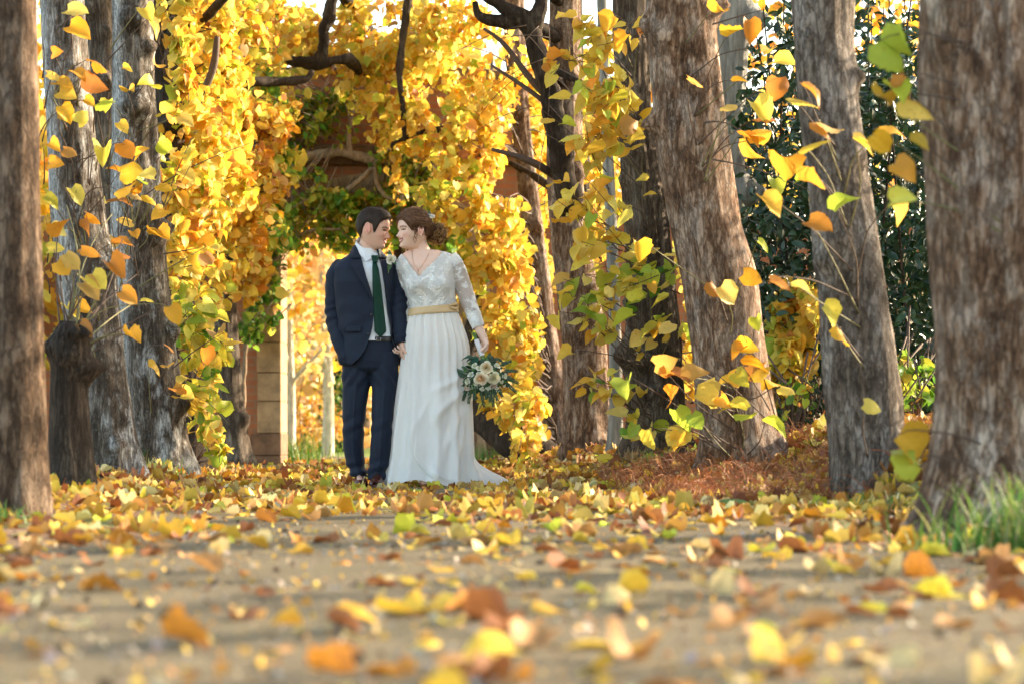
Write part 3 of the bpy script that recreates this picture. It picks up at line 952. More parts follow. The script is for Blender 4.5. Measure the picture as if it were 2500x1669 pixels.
t = Plant('lime_tree', base(1900, 1080, 15.6), 'grey trunk standing half hidden directly behind the broad pinkish one', 'tree', RG, 11)
t.trunk([(-60, 1735, 1830), (60, 1736, 1838), (110, 1734, 1830), (300, 1730, 1818), (500, 1736, 1820), (800, 1770, 1860), (1080, 1810, 1905)], 15.6, M_BARK_SMOOTH, 5.3, 11, ((55, 1.3, .09, .09), (470, 1.3, .10, .09)))
t.crown((1.6, 15.8, 6.2), 1.4, 700, YO)
for b in ((1690, 300, 40, 160, 17.4, .25, 110), (1700, 620, 40, 140, 17.6, .25, 100), (1690, 880, 35, 100, 17.6, .25, 60), (1930, 770, 45, 55, 14.6, .2, 110), (1950, 850, 50, 60, 14.6, .2, 130), (1900, 830, 30, 60, 14.6, .2, 60), (1960, 730, 40, 30, 14.8, .15, 50), (1920, 930, 45, 50, 14.6, .2, 60)):
    t.blob(*b, YY, .115, 7, True)
t.finish()

t = Plant('lime_tree', base(1585, 1140, 15.8), 'sharp grey trunk with swollen burls at its waist beside the thin smooth sapling', 'tree', RG, 12)
t.trunk([(-60, 1498, 1580), (100, 1500, 1582), (250, 1504, 1586), (400, 1512, 1606), (550, 1524, 1628), (700, 1530, 1640), (800, 1528, 1650), (870, 1520, 1656), (950, 1530, 1664), (1050, 1530, 1668), (1140, 1520, 1682)], 15.8, M_BARK, 5.4, 12,
        ((865, -.9, .10, .085), (890, -.2, .08, .04), (960, -.1, .09, .06), (740, -.9, .06, .05), (385, -.5, .05, .03), (1120, -1, .06, .04), (440, -1.2, .04, .03)))
t.crown((1.0, 16, 6.3), 1.5, 900, YO)
# the sprays of big yellow leaves hanging in front of it
SPR = [((1410, 20), (1560, 130)), ((1390, 80), (1510, 330)), ((1420, 200), (1590, 300)), ((1370, 260), (1480, 420)), ((1430, 300), (1550, 350)), ((1440, 400), (1590, 640)), ((1400, 480), (1560, 640)), ((1360, 480), (1470, 640)), ((1430, 560), (1610, 680)),
       ((1380, 640), (1560, 780)), ((1390, 700), (1500, 830)), ((1480, 640), (1640, 700)), ((1430, 760), (1560, 880)), ((1500, 690), (1640, 620)), ((1530, 780), (1640, 850)), ((1400, 900), (1510, 950)), ((1480, 900), (1560, 990)), ((1520, 1010), (1600, 1060)), ((1470, 100), (1560, 40)), ((1350, 130), (1470, 160)),
       ((1430, 240), (1520, 200)), ((1430, 330), (1530, 280)), ((1460, 160), (1550, 230)), ((1370, 420), (1420, 540)), ((1440, 620), (1500, 720)), ((1420, 50), (1480, 190))]
SPR = SPR + [((p[0] + t.rng.uniform(-25, 45), p[1] + t.rng.uniform(-40, 50)), (q[0] + t.rng.uniform(-10, 50), q[1] + t.rng.uniform(-40, 50))) for p, q in SPR]
for k, (a, b) in enumerate(SPR):
    A, B = P(*b, 15.3), P(*a, 15.0)
    mix = YG if a[1] > 560 and k % 2 else YY
    t.shoot(A, B - A, np.linalg.norm(B - A), 6 if a[1] < 760 else 4, .096, mix, .12, .0045, True, .1)
for px, py, s, c in ((1395, 45, .14, 1), (1450, 60, .14, 1), (1500, 40, .13, 1), (1370, 135, .13, 0), (1460, 90, .15, 2), (1530, 85, .12, 0), (1390, 240, .13, 1), (1450, 250, .15, 1), (1490, 300, .14, 0), (1530, 240, .15, 1), (1545, 290, .15, 0), (1410, 330, .13, 1), (1510, 350, .14, 1), (1570, 340, .09, 2), (1470, 370, .15, 1), (1380, 490, .13, 1), (1380, 530, .12, 1), (1420, 510, .12, 1), (1530, 510, .13, 1), (1440, 640, .14, 1), (1480, 610, .13, 1), (1390, 680, .13, 0), (1600, 475, .08, 1), (1580, 440, .08, 1),
                     (1450, 770, .15, 2), (1470, 800, .12, 2), (1545, 770, .15, 1), (1630, 725, .13, 2), (1600, 800, .14, 1), (1640, 790, .12, 1), (1440, 930, .13, 2), (1480, 960, .12, 2), (1530, 1010, .14, 1), (1560, 1060, .12, 2), (1490, 1110, .1, 2), (1590, 660, .09, 2), (1650, 620, .1, 1), (1395, 860, .1, 1)):
    t.add_leaves(P(px, py, 15.0)[None], np.array([[-.85, -.25, -.32]]) + .3 * t.rng.standard_normal((1, 3)), np.array([[.0, -.42, .85]]) + .28 * t.rng.standard_normal((1, 3)), np.array([s * .98]), palette(1, t.rng, ((DO, YY, YG)[c])), True)
t.finish()

t = Plant('sapling', base(1500, 1110, 17.2), 'thin smooth grey sapling stem with a mossy foot beside the burled trunk', 'sapling', None, 13)
t.trunk([(-60, 1455, 1480), (200, 1462, 1488), (500, 1476, 1504), (800, 1487, 1516), (1000, 1488, 1520), (1080, 1484, 1520), (1130, 1474, 1522)], 17.2, M_BARK_SMOOTH, 5.2, 13, fl=.03, rough=.4, seg=28)
t.crown((.7, 17.3, 5.4), .8, 260, YY).finish()

t = Plant('lime_tree', base(1440, 1085, 18.3), 'forked brown lime trunk whose curved limb reaches over the path', 'tree', RG, 14)
t.trunk([(-60, 1345, 1416), (150, 1343, 1420), (300, 1338, 1420), (450, 1336, 1424), (600, 1345, 1436), (800, 1368, 1470), (950, 1378, 1484), (1085, 1384, 1500)], 18.3, M_BARK_RED, 5.4, 14, ((430, .6, .07, .05), (200, .8, .06, .04), (700, .7, .05, .04)))
t.crown((.7, 18.4, 6.2), 1.4, 800, YO)
t.limb([P(1388, 480, 18.1), P(1370, 380, 18.05), P(1345, 250, 18.0), P(1315, 130, 18.0), P(1295, 60, 18.0), P(1265, 38, 18.0), P(1225, 15, 18), P(1190, -10, 18), P(1150, -60, 18)], [.10, .085, .075, .07, .068, .062, .055, .05, .05], 40, 12)
t.limb([P(1300, 75, 18.0), P(1312, 50, 18), P(1322, 22, 18), P(1330, -40, 18)], [.055, .06, .055, .05], 12, 12)
t.limb([P(1290, 52, 18.0), P(1250, 55, 18), P(1205, 52, 18), P(1165, 40, 18), P(1160, 5, 18)], [.05, .045, .045, .04, .03], 16)
t.limb([P(1330, 230, 18.0), P(1290, 190, 18), P(1250, 130, 18.0), P(1215, 90, 18), P(1180, 70, 18)], [.03, .024, .02, .016, .01], 14)
t.limb([P(1352, 170, 18), P(1390, 190, 17.9), P(1440, 210, 17.8)], [.035, .03, .02], 10)
t.limb([P(1310, 400, 18), P(1260, 380, 18), P(1200, 365, 18)], [.03, .022, .012], 10)
t.limb([P(1325, 245, 18), P(1270, 205, 18.1), P(1200, 160, 18.2)], [.02, .016, .01], 10)
for k in range(14):
    A = P(t.rng.uniform(1280, 1345), t.rng.uniform(60, 420), 17.9)
    t.shoot(A, (t.rng.uniform(-1, .4), -.3, t.rng.uniform(-.6, .6)), t.rng.uniform(.25, .6), 0, .1, YO, .3, .004)
t.finish()

t = Plant('lime_tree', base(1395, 1085, 21.3), 'darker brown lime trunk crowded behind the forked one', 'tree', RG, 15)
t.trunk([(-60, 1352, 1420), (300, 1362, 1432), (600, 1385, 1452), (850, 1400, 1474), (1085, 1408, 1490)], 21.3, M_BARK_DARK, 5.4, 15)
t.crown((.6, 21.4, 6.2), 1.4, 700, YY)
for b in ((1440, 380, 60, 140, 20.4, .3, 110), (1450, 560, 40, 100, 20.4, .3, 80)):
    t.blob(*b, YY, .115, 8)
t.finish()

t = Plant('lime_tree', base(1330, 1095, 23.0), 'leaf curtained lime trunk nearest the bouquet, all its shoots bright yellow', 'tree', RG, 16)
t.trunk([(-60, 1228, 1276), (100, 1232, 1280), (300, 1250, 1292), (500, 1270, 1318), (700, 1295, 1345), (900, 1318, 1372), (1095, 1330, 1394)], 23.0, M_BARK_RED, 5.6, 16, ((270, 0, .06, .04), (560, .3, .06, .05)))
t.crown((.1, 23, 6.4), 1.6, 900, YY)
t.limb([P(1240, 395, 22.8), P(1290, 420, 22.7), P(1340, 455, 22.6)], [.02, .03, .04], 10)
for b in ((1150, 330, 95, 95, 22.2, .4, 330), (1120, 480, 90, 70, 22.2, .35, 260), (1190, 560, 85, 80, 22.0, .35, 300), (1230, 690, 70, 80, 21.8, .35, 270), (1250, 800, 60, 80, 21.6, .3, 220), (1275, 900, 55, 80, 21.2, .3, 190), (1265, 1000, 55, 65, 20.6, .3, 130), (1290, 1075, 35, 35, 20, .2, 45),
          (1160, 640, 50, 70, 22.4, .3, 120), (1200, 200, 90, 90, 22.4, .4, 260), (1310, 200, 50, 140, 23.4, .3, 200), (1320, 450, 30, 120, 23.4, .25, 110), (1180, 780, 40, 60, 22.4, .3, 70), (1330, 640, 20, 90, 23.6, .2, 60)):
    t.blob(*b, [(GRN * 1.2, 1.2), (LIM, 4), (YEL, 4)] if b[0] in (1120, 1160, 1180) else YY if b[1] > 420 else YO, .115, 12)
t.finish()

t = Plant('lime_tree', base(1010, 1120, 27.5), 'high golden crown arching over the brick gateway', 'tree', RG, 17)
t.trunk([(-60, 1006, 1050), (120, 975, 1015), (300, 962, 1002), (420, 958, 998), (700, 965, 1010), (1120, 985, 1040)], 27.5, M_BARK_DARK, 6.0, 17, ((110, 0, .12, .06), (200, .4, .1, .05)))
t.limb([P(988, 345, 23.0), P(984, 260, 23.0), P(974, 180, 23.0), P(984, 90, 23.0), P(1000, -30, 23.0)], [.02, .028, .036, .032, .034], 14)
t.limb([P(775, 160, 23.0), P(790, 110, 23.0), P(795, 60, 23.0), P(805, 20, 23.0), P(820, -30, 23.0)], [.07, .06, .055, .06, .05], 14)
t.limb([P(700, 145, 23.0), P(770, 160, 23.0), P(850, 140, 23.0)], [.05, .07, .05], 12)
t.limb([P(1150, 298, 23.0), P(1080, 315, 23.0), P(1010, 327, 23.0), P(955, 352, 23.0)], [.028, .032, .03, .012], 16)
for b in ((830, 70, 110, 85, 24.0, .5, 330), (760, 130, 80, 55, 24.2, .4, 140), (980, 60, 130, 85, 24, .5, 430), (930, 170, 100, 70, 24, .5, 260), (1060, 180, 100, 95, 23.6, .5, 360), (1100, 60, 100, 80, 23.6, .5, 320), (1000, 290, 85, 55, 23.4, .4, 230), (1060, 350, 60, 50, 23.2, .35, 150), (920, 250, 50, 45, 23.6, .3, 80), (720, 60, 60, 40, 24.4, .4, 90), (960, 340, 22, 60, 23.4, .1, 26), (975, 450, 14, 40, 23.2, .08, 20), (1050, 470, 30, 20, 23, .1, 18), (690, 230, 45, 45, 23.6, .3, 80)):
    t.blob(*b, YO if b[0] < 900 else YY, .115, 12)
t.finish()

# the leaning, half fallen trunk beyond the bride
t = Plant('leaning_trunk', base(1290, 1105, 21.0), 'low dark trunk slanting up towards the gateway behind the bouquet', 'tree', None, 18)
q = np.array([P(1330, 1130, 20.8), P(1270, 1085, 21.0), P(1220, 1050, 21.3), P(1170, 1010, 21.6), P(1140, 950, 22.0), P(1150, 850, 22.3), P(1185, 730, 22.4)])
V, F = tube(q, [.19, .165, .15, .14, .13, .12, .10], 26, 60, lambda A, L, V: .02 * vnoise(np.stack([np.cos(A) * 3, np.sin(A) * 3, L * 6], -1).reshape(-1, 3), 5).reshape(A.shape))
part('trunk', V, F, M_BARK_DARK, t.root)
t.blob(1200, 990, 40, 50, 21.2, .25, 40, YO, .11, 6).finish()

# ------------------------------------------------------------------ evergreens on the far side of the row
def evergreen(loc, lo, hi, n, label, seed, dens, size=.085):
    t = Plant('evergreen_shrub', loc, label, 'shrub', 'dark evergreen shrubs along the row', seed)
    r = t.rng
    lo, hi = np.asarray(lo), np.asarray(hi)
    for k in range(int(10 + n / 900)):
        a = np.array((r.uniform(lo[0], hi[0]), r.uniform(lo[1], hi[1]), loc[2] - .05))
        e = np.array((np.clip(a[0] + r.uniform(-.3, .3), lo[0], hi[0]), a[1] + r.uniform(-.2, .2), r.uniform(.7, 1) * hi[2]))
        t.limb([a, (a + e) / 2 + r.standard_normal(3) * .06, e], [.011, .008, .004], 8, 6)
    pos = np.zeros((0, 3))
    cl = r.uniform(0, 1, (int(n / 22), 3))
    cl = cl[r.random(len(cl)) < dens(cl[:, 2])]
    k = r.integers(0, len(cl), n)
    pos = lo + cl[k] * (hi - lo) + r.standard_normal((n, 3)) * .085
    pos[:, 2] = np.maximum(pos[:, 2], loc[2] + .02)
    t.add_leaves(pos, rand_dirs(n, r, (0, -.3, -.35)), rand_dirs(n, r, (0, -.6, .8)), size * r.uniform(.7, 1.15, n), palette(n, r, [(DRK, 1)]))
    return t.finish(M_EVER, lo=OVAL, twig_mat=M_BARK_DARK)
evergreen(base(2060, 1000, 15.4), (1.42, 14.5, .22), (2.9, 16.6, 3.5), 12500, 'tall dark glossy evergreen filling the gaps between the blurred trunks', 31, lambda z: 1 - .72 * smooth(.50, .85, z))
evergreen((3.6, 18.5, .3), (3.0, 16.6, .2), (4.6, 21.6, 5.0), 4200, 'tall evergreen hedge shrub added behind the row to shade the couple', 32, lambda z: 1 - .3 * z, .12)  # added hedge, holds direct sun off the couple
evergreen((3.2, 12.5, .2), (2.75, 10.0, .1), (4.2, 14.6, 4.4), 2600, 'dark evergreen shrub added behind the thickest trunk to screen the sun', 33, lambda z: 1 - .3 * z, .12)  # hidden shrub put in to break up the low sun
evergreen((3.4, 6.5, .1), (2.75, 2.6, .1), (4.2, 10.0, 4.4), 3600, 'unseen dark evergreen shrub added beside the path to screen the sun', 34, lambda z: 1 - .3 * z, .12)  # outside the view, added to keep sun off the front of the path
# ------------------------------------------------------------------ brick gateway and garden walls
def mat_brick(name, a, b_, mortar, scale=1.0):
    m, nt, b, out = new_mat(name)
    tc = nt.nodes.new('ShaderNodeTexCoord')
    sx = nt.nodes.new('ShaderNodeSeparateXYZ')
    nt.links.new(tc.outputs['Object'], sx.inputs[0])
    ad = N_(nt, 'ShaderNodeMath', operation='ADD')
    nt.links.new(sx.outputs[0], ad.inputs[0])
    nt.links.new(sx.outputs[1], ad.inputs[1])
    cx = nt.nodes.new('ShaderNodeCombineXYZ')
    nt.links.new(ad.outputs[0], cx.inputs[0])
    nt.links.new(sx.outputs[2], cx.inputs[1])
    br = N_(nt, 'ShaderNodeTexBrick', Scale=scale)
    br.inputs['Brick Width'].default_value = .225
    br.inputs['Row Height'].default_value = .075
    br.inputs['Mortar Size'].default_value = .008
    br.inputs['Color1'].default_value = (*a, 1)
    br.inputs['Color2'].default_value = (*b_, 1)
    br.inputs['Mortar'].default_value = (*mortar, 1)
    nt.links.new(cx.outputs[0], br.inputs['Vector'])
    n = noise(nt, tc.outputs['Object'], 5, 5, .7)
    c = mixc(nt, ramp(nt, n, ((.35, (0, 0, 0)), (.7, (.6, .6, .6)))), br.outputs['Color'], (.16, .09, .05))
    nt.links.new(c, b.inputs['Base Color'])
    b.inputs['Roughness'].default_value = .9
    bump(nt, b, br.outputs['Fac'], -.5, .006)
    return m
M_BRICK = mat_brick('weathered_red_brick', (.46, .165, .065), (.36, .12, .05), (.30, .19, .11))
M_STONE = mat_plain('tan_stone', (.33, .22, .115), .85, 7, .35, .5, bdist=.01)
M_STONE_DK = mat_plain('stained_stone', (.16, .09, .05), .9, 6, .5, .5, bdist=.01)

def extrude_outline(pts, y0, y1):
    n = len(pts)
    V = [(x, y0, z) for x, z in pts] + [(x, y1, z) for x, z in pts]
    F = [list(range(n))[::-1], [n + k for k in range(n)]] + [[k, (k + 1) % n, n + (k + 1) % n, n + k] for k in range(n)]
    return np.array(V), F

gate = thing('brick_gateway', (-1.42, 25, 0), 'tall weathered brick gateway with a stone arch, overgrown with climbers, behind the couple', 'gateway')
GX0, GX1, GS, GC = -2.37, -0.50, 2.16, 2.78      # jambs, springing, crown
def arch_pts(x0, x1, zs, zc, n=18):
    w, r = (x1 - x0) / 2, zc - zs
    a = np.linspace(np.pi, 0, n)
    return [((x0 + x1) / 2 + w * math.cos(q), zs + r * math.sin(q)) for q in a]
ring = arch_pts(GX0 - .02, GX1 + .02, GS, GC)
out = [(-3.0, -.1), (-3.0, 3.92), (-1.9, 4.05), (-1.42, 4.12), (-.9, 4.05), (.18, 3.92), (.18, -.1), (GX1 + .02, -.1)] + ring[::-1] + [(GX0 - .02, -.1)]
V, F = extrude_outline(out[::-1], 25.0, 25.62)
part('wall', V, F, M_BRICK, gate, None, False)
# stone jambs, voussoirs, string course, coping
def blocks(x0, x1, z0, z1, y0, y1, hs, name, mat, seed=0):
    r = np.random.default_rng(seed)
    z, mb = z0, MB()
    while z < z1 - .02:
        h = min(z1 - z, hs * r.uniform(.85, 1.15))
        k = .018 * r.random()
        V, F = box((x0 + k * .5, y0 + k * .4, z), (x1, y1, z + h - .006), .008)
        mb.add(V, F)
        z += h
    V, F = mb.get()
    return part(name, V, F, mat, gate, None, False)
blocks(GX0 - .27, GX0 - .015, .34, GS, 24.95, 25.66, .33, 'stone_jamb', M_STONE, 1)
blocks(GX1 + .015, GX1 + .27, .34, GS, 24.95, 25.66, .33, 'stone_jamb', M_STONE, 2)
blocks(GX0 - .33, GX0 - .01, -.1, .34, 24.92, 25.68, .24, 'plinth', M_STONE_DK, 3)
blocks(GX1 + .01, GX1 + .33, -.1, .34, 24.92, 25.68, .24, 'plinth', M_STONE_DK, 4)
mb = MB()
oi, oo = arch_pts(GX0 - .015, GX1 + .015, GS, GC, 16), arch_pts(GX0 - .27, GX1 + .27, GS, GC + .24, 16)
for k in range(15):
    q = [oi[k], oi[k + 1], oo[k + 1], oo[k]]
    c = np.mean(q, 0)
    q = [tuple(c + (np.array(p) - c) * .975) for p in q]
    mb.add(*extrude_outline(q, 24.95 - .012 * (k % 2), 25.655))
V, F = mb.get()
part('arch_stones', V, F, M_STONE, gate, None, False)
mb = MB()
mb.add(*box((-3.06, 24.82, 3.20), (.24, 25.0, 3.30), .02)).add(*box((-3.03, 24.89, 3.10), (.21, 24.998, 3.197), .02))
V, F = mb.get()
part('string_course', V, F, M_STONE_DK, gate, None, False)
mb = MB()
for a, b in zip(((-3.06, 3.92), (-1.9, 4.05), (-1.42, 4.12), (-.9, 4.05)), ((-1.9, 4.05), (-1.42, 4.12), (-.9, 4.05), (.24, 3.92))):
    mb.add(*extrude_outline([a, b, (b[0], b[1] + .10), (a[0], a[1] + .10)][::-1], 24.93, 25.69))
V, F = mb.get()
part('coping', V + np.array((0, 0, .003)), F, M_STONE_DK, gate, None, False)

def garden_wall(x0, x1, y, h, label):
    w = thing('garden_wall', ((x0 + x1) / 2, y, 0), label, 'wall')
    V, F = box((x0, y, -.2), (x1, y + .36, h))
    part('brickwork', V, F, M_BRICK, w, None, False)
    V, F = box((x0, y - .04, h + .002), (x1, y + .40, h + .09), .015)
    part('coping', V, F, M_STONE, w, None, False)
garden_wall(.182, 9.0, 25.1, 2.5, 'orange red brick garden wall running off the gateway behind the bride\'s row of trunks')
garden_wall(-9.0, -3.002, 25.1, 2.5, 'orange red brick garden wall running off the gateway behind the groom\'s row of trunks')

# climber over the gateway
t = Plant('wisteria', (-1.4, 24.8, 0), 'green leaved climber with bare twisted stems draped over the gateway', 'climber', None, 41)
def px_limb(pts, d, rad, n=24):
    t.limb([P(a, b, d) for a, b in pts], rad, n, 9)
px_limb(((588, 1140), (596, 900), (610, 700), (650, 520), (712, 400), (760, 378), (830, 370), (900, 388), (1010, 400), (1120, 420)), 24.72, [.026, .026, .028, .04, .055, .05, .045, .04, .035, .03], 50)
px_limb(((855, 380), (850, 320), (862, 262), (900, 240), (960, 215)), 24.7, [.03, .026, .026, .024, .015])
px_limb(((840, 470), (880, 440), (910, 410), (940, 370), (980, 350)), 24.68, [.03, .028, .026, .022, .015])
px_limb(((915, 410), (920, 450), (940, 480), (975, 495), (1010, 480)), 24.64, [.022, .022, .022, .02, .01])
px_limb(((1180, 1120), (1150, 900), (1130, 700), (1090, 560), (1060, 400)), 24.7, [.05, .045, .04, .03, .02])
px_limb(((640, 690), (690, 600), (760, 560), (830, 560)), 24.7, [.03, .028, .02, .012])
GY = [(GRN * 1.25, 4), (LIM, 4.5), (YEL, 1.4)]
for b in ((600, 610, 40, 60, 24.65, .15, 130), (640, 560, 45, 45, 24.65, .15, 130), (745, 420, 60, 18, 24.6, .12, 60), (800, 320, 60, 25, 24.65, .12, 60), (740, 265, 80, 35, 24.75, .18, 200), (690, 310, 60, 55, 24.75, .18, 190), (830, 240, 60, 25, 24.75, .15, 110), (640, 450, 60, 60, 24.7, .2, 130), (690, 505, 75, 45, 24.7, .2, 210), (780, 500, 70, 35, 24.7, .2, 190), (870, 505, 70, 32, 24.7, .2, 200), (960, 500, 60, 40, 24.7, .2, 190),
          (1030, 450, 60, 60, 24.7, .2, 260), (1060, 540, 60, 70, 24.7, .2, 260), (1090, 640, 50, 70, 24.7, .2, 190), (960, 390, 60, 20, 24.7, .15, 90), (1000, 350, 60, 25, 24.7, .15, 110), (760, 550, 60, 40, 24.8, .2, 130), (830, 560, 60, 35, 24.9, .2, 130), (680, 580, 60, 50, 24.7, .2, 120), (940, 560, 70, 40, 24.9, .2, 160)):
    t.blob(*b, GY, .095, 9)
for b in ((625, 790, 38, 45, 24.6, .15, 150), (650, 700, 35, 40, 24.7, .15, 90), (650, 640, 40, 45, 24.6, .15, 90), (1100, 760, 30, 80, 24.7, .15, 120)):
    t.blob(*b, [(GRN, 5), (LIM, 1)], .095, 8)
t.finish(M_LEAFG, twig_mat=M_VINE)

# ------------------------------------------------------------------ the sunlit garden beyond the gateway
def far_tree(name, px, d, wpx, label, mat, crown_r, crown_z, n, mix, seed, limbs=(), grp='trees in the sunlit garden beyond the gateway', size=.12, h=5.5):
    t = Plant(name, base(px, 1120, d), label, 'tree', grp, seed)
    x = (px - 1250) / FPX * d
    w = wpx / 2 / FPX * d
    r = t.rng
    q = np.array([[x, d, -.1], [x + .02, d, .8], [x - .03, d, 2], [x + r.uniform(-.1, .1), d, 3.2], [x + r.uniform(-.2, .2), d, h]])
    V, F = tube(q, [w * 1.25, w, w * .95, w * .8, w * .4], 18, 40)
    part('trunk', V, F, mat, t.root)
    t.axis = (q, np.array([w, w, w, w, w * .4]))
    for a, b, c in limbs:
        t.limb([P(*a, d), P(*b, d - .1), P(*c, d - .2)], [w * .7, w * .5, w * .2], 12, 8)
    cl = rand_dirs(22, r) * (r.uniform(.3, 1, (22, 1)) ** .4)
    k = r.integers(0, 22, n)
    qq = (cl[k] + .26 * r.standard_normal((n, 3))) * np.array((crown_r, crown_r, crown_r * .8))
    t.add_leaves(np.array((x, d, crown_z)) + qq, r.standard_normal((n, 3)) * .6 + np.array((0, 0, -.5)), r.standard_normal((n, 3)) + np.array((0, -.5, .6)), size * r.uniform(.7, 1.2, n), palette(n, r, mix))
    t.finish(twig_mat=mat)
SW = [(np.array(((.84, .58, .30), (.86, .66, .40), (.78, .46, .20), (.86, .56, .22))), 5), (ORA, 1), (YEL, .8)]
far_tree('pale_tree', 652, 31, 24, 'pale trunked tree closest to the gateway pier, catching the sun', M_BIRCH, 1.3, 4.3, 1300, YY, 51)
far_tree('pale_tree', 708, 34, 22, 'pale trunked tree with a forked limb, just inside the arch opening', M_BIRCH, 1.5, 2.7, 1500, SW, 52, (((708, 940), (740, 900), (790, 850)), ((705, 900), (690, 840), (680, 780))))
far_tree('pale_tree', 690, 38, 20, 'slim pale trunk behind the forked limb tree', M_BIRCH, 1.6, 3.0, 1300, SW, 53)
far_tree('pale_tree', 800, 37, 26, 'greyer pale trunk half hidden by the groom\'s sleeve', M_BIRCH, 1.7, 2.9, 1500, SW, 54, (((800, 900), (780, 860), (740, 820)),))
far_tree('pale_tree', 1175, 33, 20, 'thin trunk glimpsed past the bouquet', M_BARK, 1.3, 3.6, 900, YY, 55)
for k, (px, d, r_, z, n, mix, lab) in enumerate(((420, 44, 2.6, 4.0, 2400, YY, 'broad yellow tree seen through the gaps behind the groom\'s row'), (700, 46, 3.2, 4.6, 2600, SW, 'pale orange tree filling the sky above the pale trunks'), (1000, 50, 3.4, 5.2, 2600, SW, 'apricot coloured tree beyond the arch crown'),
                                              (1250, 48, 3.2, 4.8, 2600, YY, 'golden tree glowing between the bride\'s row of trunks'), (1480, 46, 3.0, 4.6, 2600, YY, 'bright yellow tree glowing behind the smooth sapling'), (1700, 54, 3.2, 4.6, 2200, YO, 'amber tree beyond the garden wall behind the burled trunk'), (2150, 44, 2.8, 6.6, 1500, OY, 'orange tree high behind the evergreen'))):
    far_tree('broad_tree', px, d, 44, lab, M_BARK, r_, z, n, mix, 60 + k, size=.20, h=z + 1, grp='big autumn trees beyond the garden wall')
def bush(px, py, rx, ry, d, thick, n, mix, label, seed, size=.08, mat=None):
    t = Plant('bush', base(px, 1100, d), label, 'shrub', None, seed)
    b = np.array(base(px, 1100, d))
    for j in range(9):
        e = P(px + t.rng.uniform(-rx, rx) * .8, py - ry * t.rng.uniform(.2, .9), d)
        t.limb([b + t.rng.standard_normal(3) * (.06, .06, 0) - (0, 0, .05), (b + e) / 2 + t.rng.standard_normal(3) * .05, e], [.016, .01, .004], 8, 6)
    t.blob(px, py, rx, ry, d, thick, n, mix, size, 14)
    t.finish(mat)
for k, (px, d, r_, z, n, mix, lab) in enumerate(((60, 25.5, 2.0, 2.9, 3000, YY, 'bushy yellow tree behind the trunk cut by the picture edge'), (235, 29, 2.0, 3.2, 2600, YO, 'yellow tree showing between the two pale barked trunks'), (880, 56, 5.0, 3.2, 4200, SW, 'wide apricot tree closing the far end of the garden'), (560, 60, 4.5, 4.0, 3000, YY, 'distant yellow tree closing the garden behind the gateway pier'))):
    far_tree('broad_tree', px, d, 40, lab, M_BARK, r_, z, n, mix, 90 + k, size=.16 if d < 40 else .26, h=z + 1, grp='big autumn trees beyond the garden wall')
bush(735, 1030, 90, 60, 40, .8, 900, [(ORA, 3), (SW[0][0], 2), (DRY, 1)], 'russet bush low between the pale trunks', 71)
bush(815, 1000, 40, 90, 43, .8, 900, [(GRN, 3), (DRK, 3)], 'dark green bush behind the groom\'s legs', 72, .09, M_LEAFG)
bush(700, 850, 120, 120, 44, 1.2, 900, SW, 'tall apricot bush lit up behind the pale trunks', 74, .10)
bush(960, 760, 120, 180, 46, 1.2, 900, SW, 'tall apricot bush behind the couple\'s arms', 75, .10)
bush(2215, 930, 60, 50, 14.2, .3, 130, [(GRN, 4), (LIM, 1)], 'low nettle like green plants behind the two most blurred trunks', 77, .085, M_LEAFG)
bush(1930, 960, 70, 40, 14.4, .3, 70, [(GRN, 3), (LIM, 2), (ORA, 1)], 'scrubby low growth on the bank beside the broad pinkish trunk', 78, .07, M_LEAFG)
bush(1190, 1085, 70, 50, 29, .5, 700, [(GRN, 2), (LIM, 5)], 'bright green low bush under the slanting dark trunk', 76, .07, M_LEAFG)

# ------------------------------------------------------------------ grass tufts
def tuft(x, y, n, h, label, seed, spread=.12, lean=.3, cols=None, name='grass_tuft', cat='grass', group='grass tufts beside the path'):
    r = np.random.default_rng(seed)
    k = 6
    z0 = float(gz(x, y)) - .01
    t_ = np.linspace(0, 1, k)
    b = np.stack([x + r.normal(0, spread, n), y + r.normal(0, spread, n), np.full(n, z0)], 1)
    az = r.uniform(0, 6.28, n)
    hh = h * r.uniform(.5, 1.1, n)
    ln = lean * r.uniform(.4, 1.6, n)
    dx = np.stack([np.cos(az), np.sin(az), np.zeros(n)], 1)
    c = b[:, None, :] + dx[:, None, :] * (t_ ** 1.8)[None, :, None] * (hh * ln)[:, None, None] + np.array((0, 0, 1.0))[None, None] * (t_ - .25 * t_ ** 3 * ln[:, None].clip(0, 1))[:, :, None] * hh[:, None, None]
    w = (.0035 * (1 - t_ ** 1.5) + .0004)[None, :, None] * np.stack([-np.sin(az), np.cos(az), np.zeros(n)], 1)[:, None, :] * (1 + h)
    V = np.stack([c - w, c + w], 2).reshape(n * k * 2, 3)
    F = (grid_faces(k, 2)[None] + (np.arange(n) * k * 2)[:, None, None]).reshape(-1, 4)
    C = np.repeat(palette(n, r, cols or [(np.array(((.10, .24, .035), (.15, .30, .05), (.07, .19, .03), (.26, .34, .09), (.36, .33, .14))), 1)]), k * 2, axis=0)
    o = obj(name, make_mesh(name, V - np.array((x, y, z0)), F, M_GRASS, C), None, (x, y, z0))
    return tag(o, label, cat, group)
tuft(1.60, 7.15, 300, .26, 'tall bright green grass tuft growing at the foot of the thickest trunk', 1, .13, .5)
tuft(1.50, 7.2, 260, .13, 'low ragged weeds under the tall bright grass tuft', 12, .17, .8)
tuft(1.82, 8.05, 300, .26, 'green grass tuft at the picture edge against the thickest trunk', 2, .12, .5)
tuft(1.50, 9.9, 160, .10, 'short green grass tuft between the two most blurred trunks', 3, .12, .7)
tuft(1.30, 11.6, 130, .10, 'short grass tuft by the narrow footed trunk', 4, .13, .7)
